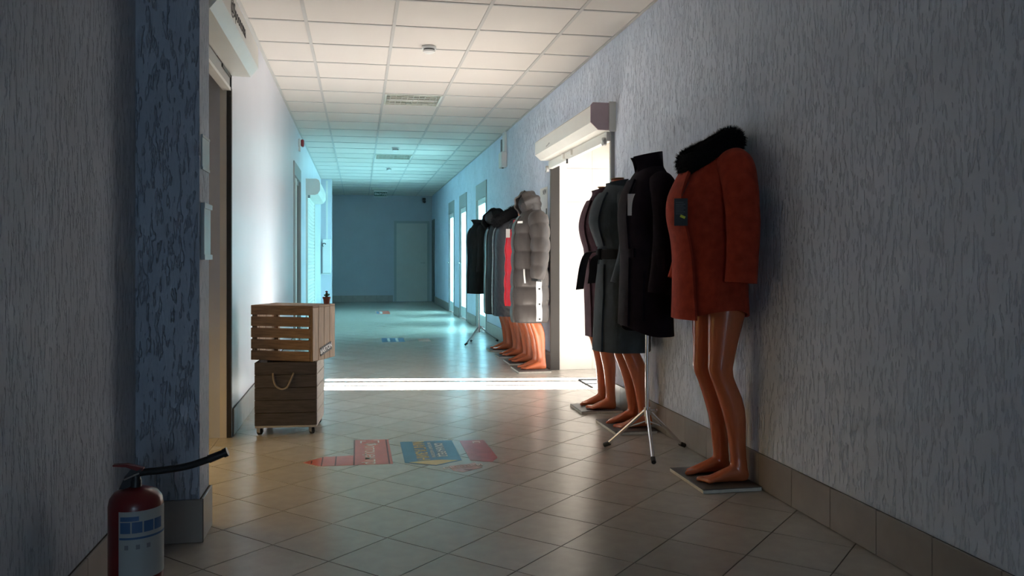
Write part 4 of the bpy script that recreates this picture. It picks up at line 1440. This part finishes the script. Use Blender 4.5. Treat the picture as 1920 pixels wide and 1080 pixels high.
t = thing('cactus_pot', 'tiny cactus in a terracotta pot on top of the crate', 'potted plant', (-.205, 5.46, Z0 + HB + HC))
MB().lathe([(0, 0), (.018, 0), (.022, .034), (.0, .034)], n=24).build('pot', 'terracotta', t, smooth=40)
MB().lathe([(.0, .034), (.025, .034), (.026, .046), (.021, .046), (.020, .040), (.0, .040)], n=24).build('rim', 'terracotta', t, smooth=40)
MB().lathe([(0, .0402), (.0195, .0402), (.0, .042)], n=20).build('soil', 'soil', t)
c = MB().tube([(0, 0, .040), (0, 0, .055), (.001, 0, .068), (.001, 0, .074)], [.008, .010, .009, .003], 14).build('cactus_stem', 'cactus', t, smooth=60)
MB().tube([(.006, 0, .055), (.015, 0, .058), (.016, 0, .066)], [.004, .005, .003], 10).build('cactus_arm', 'cactus', c, smooth=60)
MB().tube([(-.006, 0, .052), (-.013, .002, .056), (-.013, .002, .062)], [.004, .005, .003], 10).build('cactus_arm', 'cactus', c, smooth=60)
MB().lathe([(0, .072), (.008, .076), (.009, .082), (.0, .086)], n=14).build('cactus_flower', 'red_plastic', c, smooth=60)

# ------------------------------------------------------------------ fire extinguisher
t = thing('fire_extinguisher', 'dark red fire extinguisher with white label on the floor at lower left', 'fire extinguisher', (-.652, 2.62, 0))
RX = .076
MB().lathe([(0, .004), (RX - .01, .0), (RX, .012), (RX, .355), (RX - .004, .375), (RX - .016, .392), (.035, .402), (.018, .406), (0, .406)], n=48).build('cylinder', 'red_paint', t, smooth=35)
vl = MB().lathe([(0, .404), (.016, .404), (.016, .425), (.013, .43), (.013, .445), (.0, .445)], n=20).build('valve', 'black_plastic', t, smooth=40)
MB().loft([[(-.045, -.01, .402), (-.045, .01, .402), (-.020, .01, .402), (-.020, -.01, .402)], [(-.028, -.01, .44), (-.028, .01, .44), (.012, .01, .44), (.012, -.01, .44)],
           [(-.01, -.009, .462), (-.01, .009, .462), (.02, .009, .462), (.02, -.009, .462)]]).build('carry_handle', 'black_plastic', t)
MB().loft([[(-.062, -.010, .470), (-.062, .010, .470), (-.062, .010, .474), (-.062, -.010, .474)], [(-.025, -.010, .466), (-.025, .010, .466), (-.025, .010, .475), (-.025, -.010, .475)],
           [(.022, -.009, .447), (.022, .009, .447), (.022, .009, .462), (.022, -.009, .462)]]).build('lever', 'red_paint', t)
MB().tube([(-.03, -.012, .43), (.012, -.014, .448)], .0025, 8).build('safety_pin', 'zip_metal', t)
MB().tube(catmull([(.012, 0, .446), (.035, -.002, .449), (.08, -.004, .452), (.15, -.006, .462), (.215, -.008, .482)], 8), .0105, 14).build('hose', 'black_rubber', t, smooth=50)
MB().tube([(.208, -.008, .480), (.252, -.009, .497)], [.0125, .0115], 14).build('nozzle', 'black_plastic', t, smooth=40)
MB().tube([(.25, -.009, .4962), (.262, -.009, .501)], .014, 14).build('nozzle_tip', 'black_plastic', t, smooth=40)


def cyl_patch(a0, a1, z0, z1, r0, r1, n=14):
    V = []
    for r in (r0, r1):
        for z in (z0, z1):
            for k in range(n + 1):
                a = R(a0 + (a1 - a0) * k / n)
                V.append((r * math.cos(a), r * math.sin(a), z))
    k = n + 1
    F = []
    for j in range(n):
        F += [(j, j + 1, k + j + 1, k + j), (2 * k + j, 3 * k + j, 3 * k + j + 1, 2 * k + j + 1), (j, 2 * k + j, 2 * k + j + 1, j + 1), (k + j, k + j + 1, 3 * k + j + 1, 3 * k + j)]
    F += [(0, k, 3 * k, 2 * k), (n, 2 * k + n, 3 * k + n, k + n)]
    return MB().add(V, F)


lbp = cyl_patch(-112, 10, .155, .352, RX - .001, RX + .0012, 24).build('label', 'old_paper', t, smooth=40)
for a in (-108, -84, -60, -36):
    cyl_patch(a, a + 21, .290, .322, RX, RX + .0018, 5).build('print_block', 'print_blue', lbp)
cyl_patch(-108, -70, .325, .338, RX, RX + .0018, 8).build('print_line', 'print_blue', lbp)
cyl_patch(-110, 8, .272, .278, RX, RX + .0018, 20).build('print_line', 'print_blue', lbp)
for a in (-95, -72, -50):
    cyl_patch(a - 4, a + 4, .243, .256, RX, RX + .0018, 3).build('icon', 'print_grey', lbp)
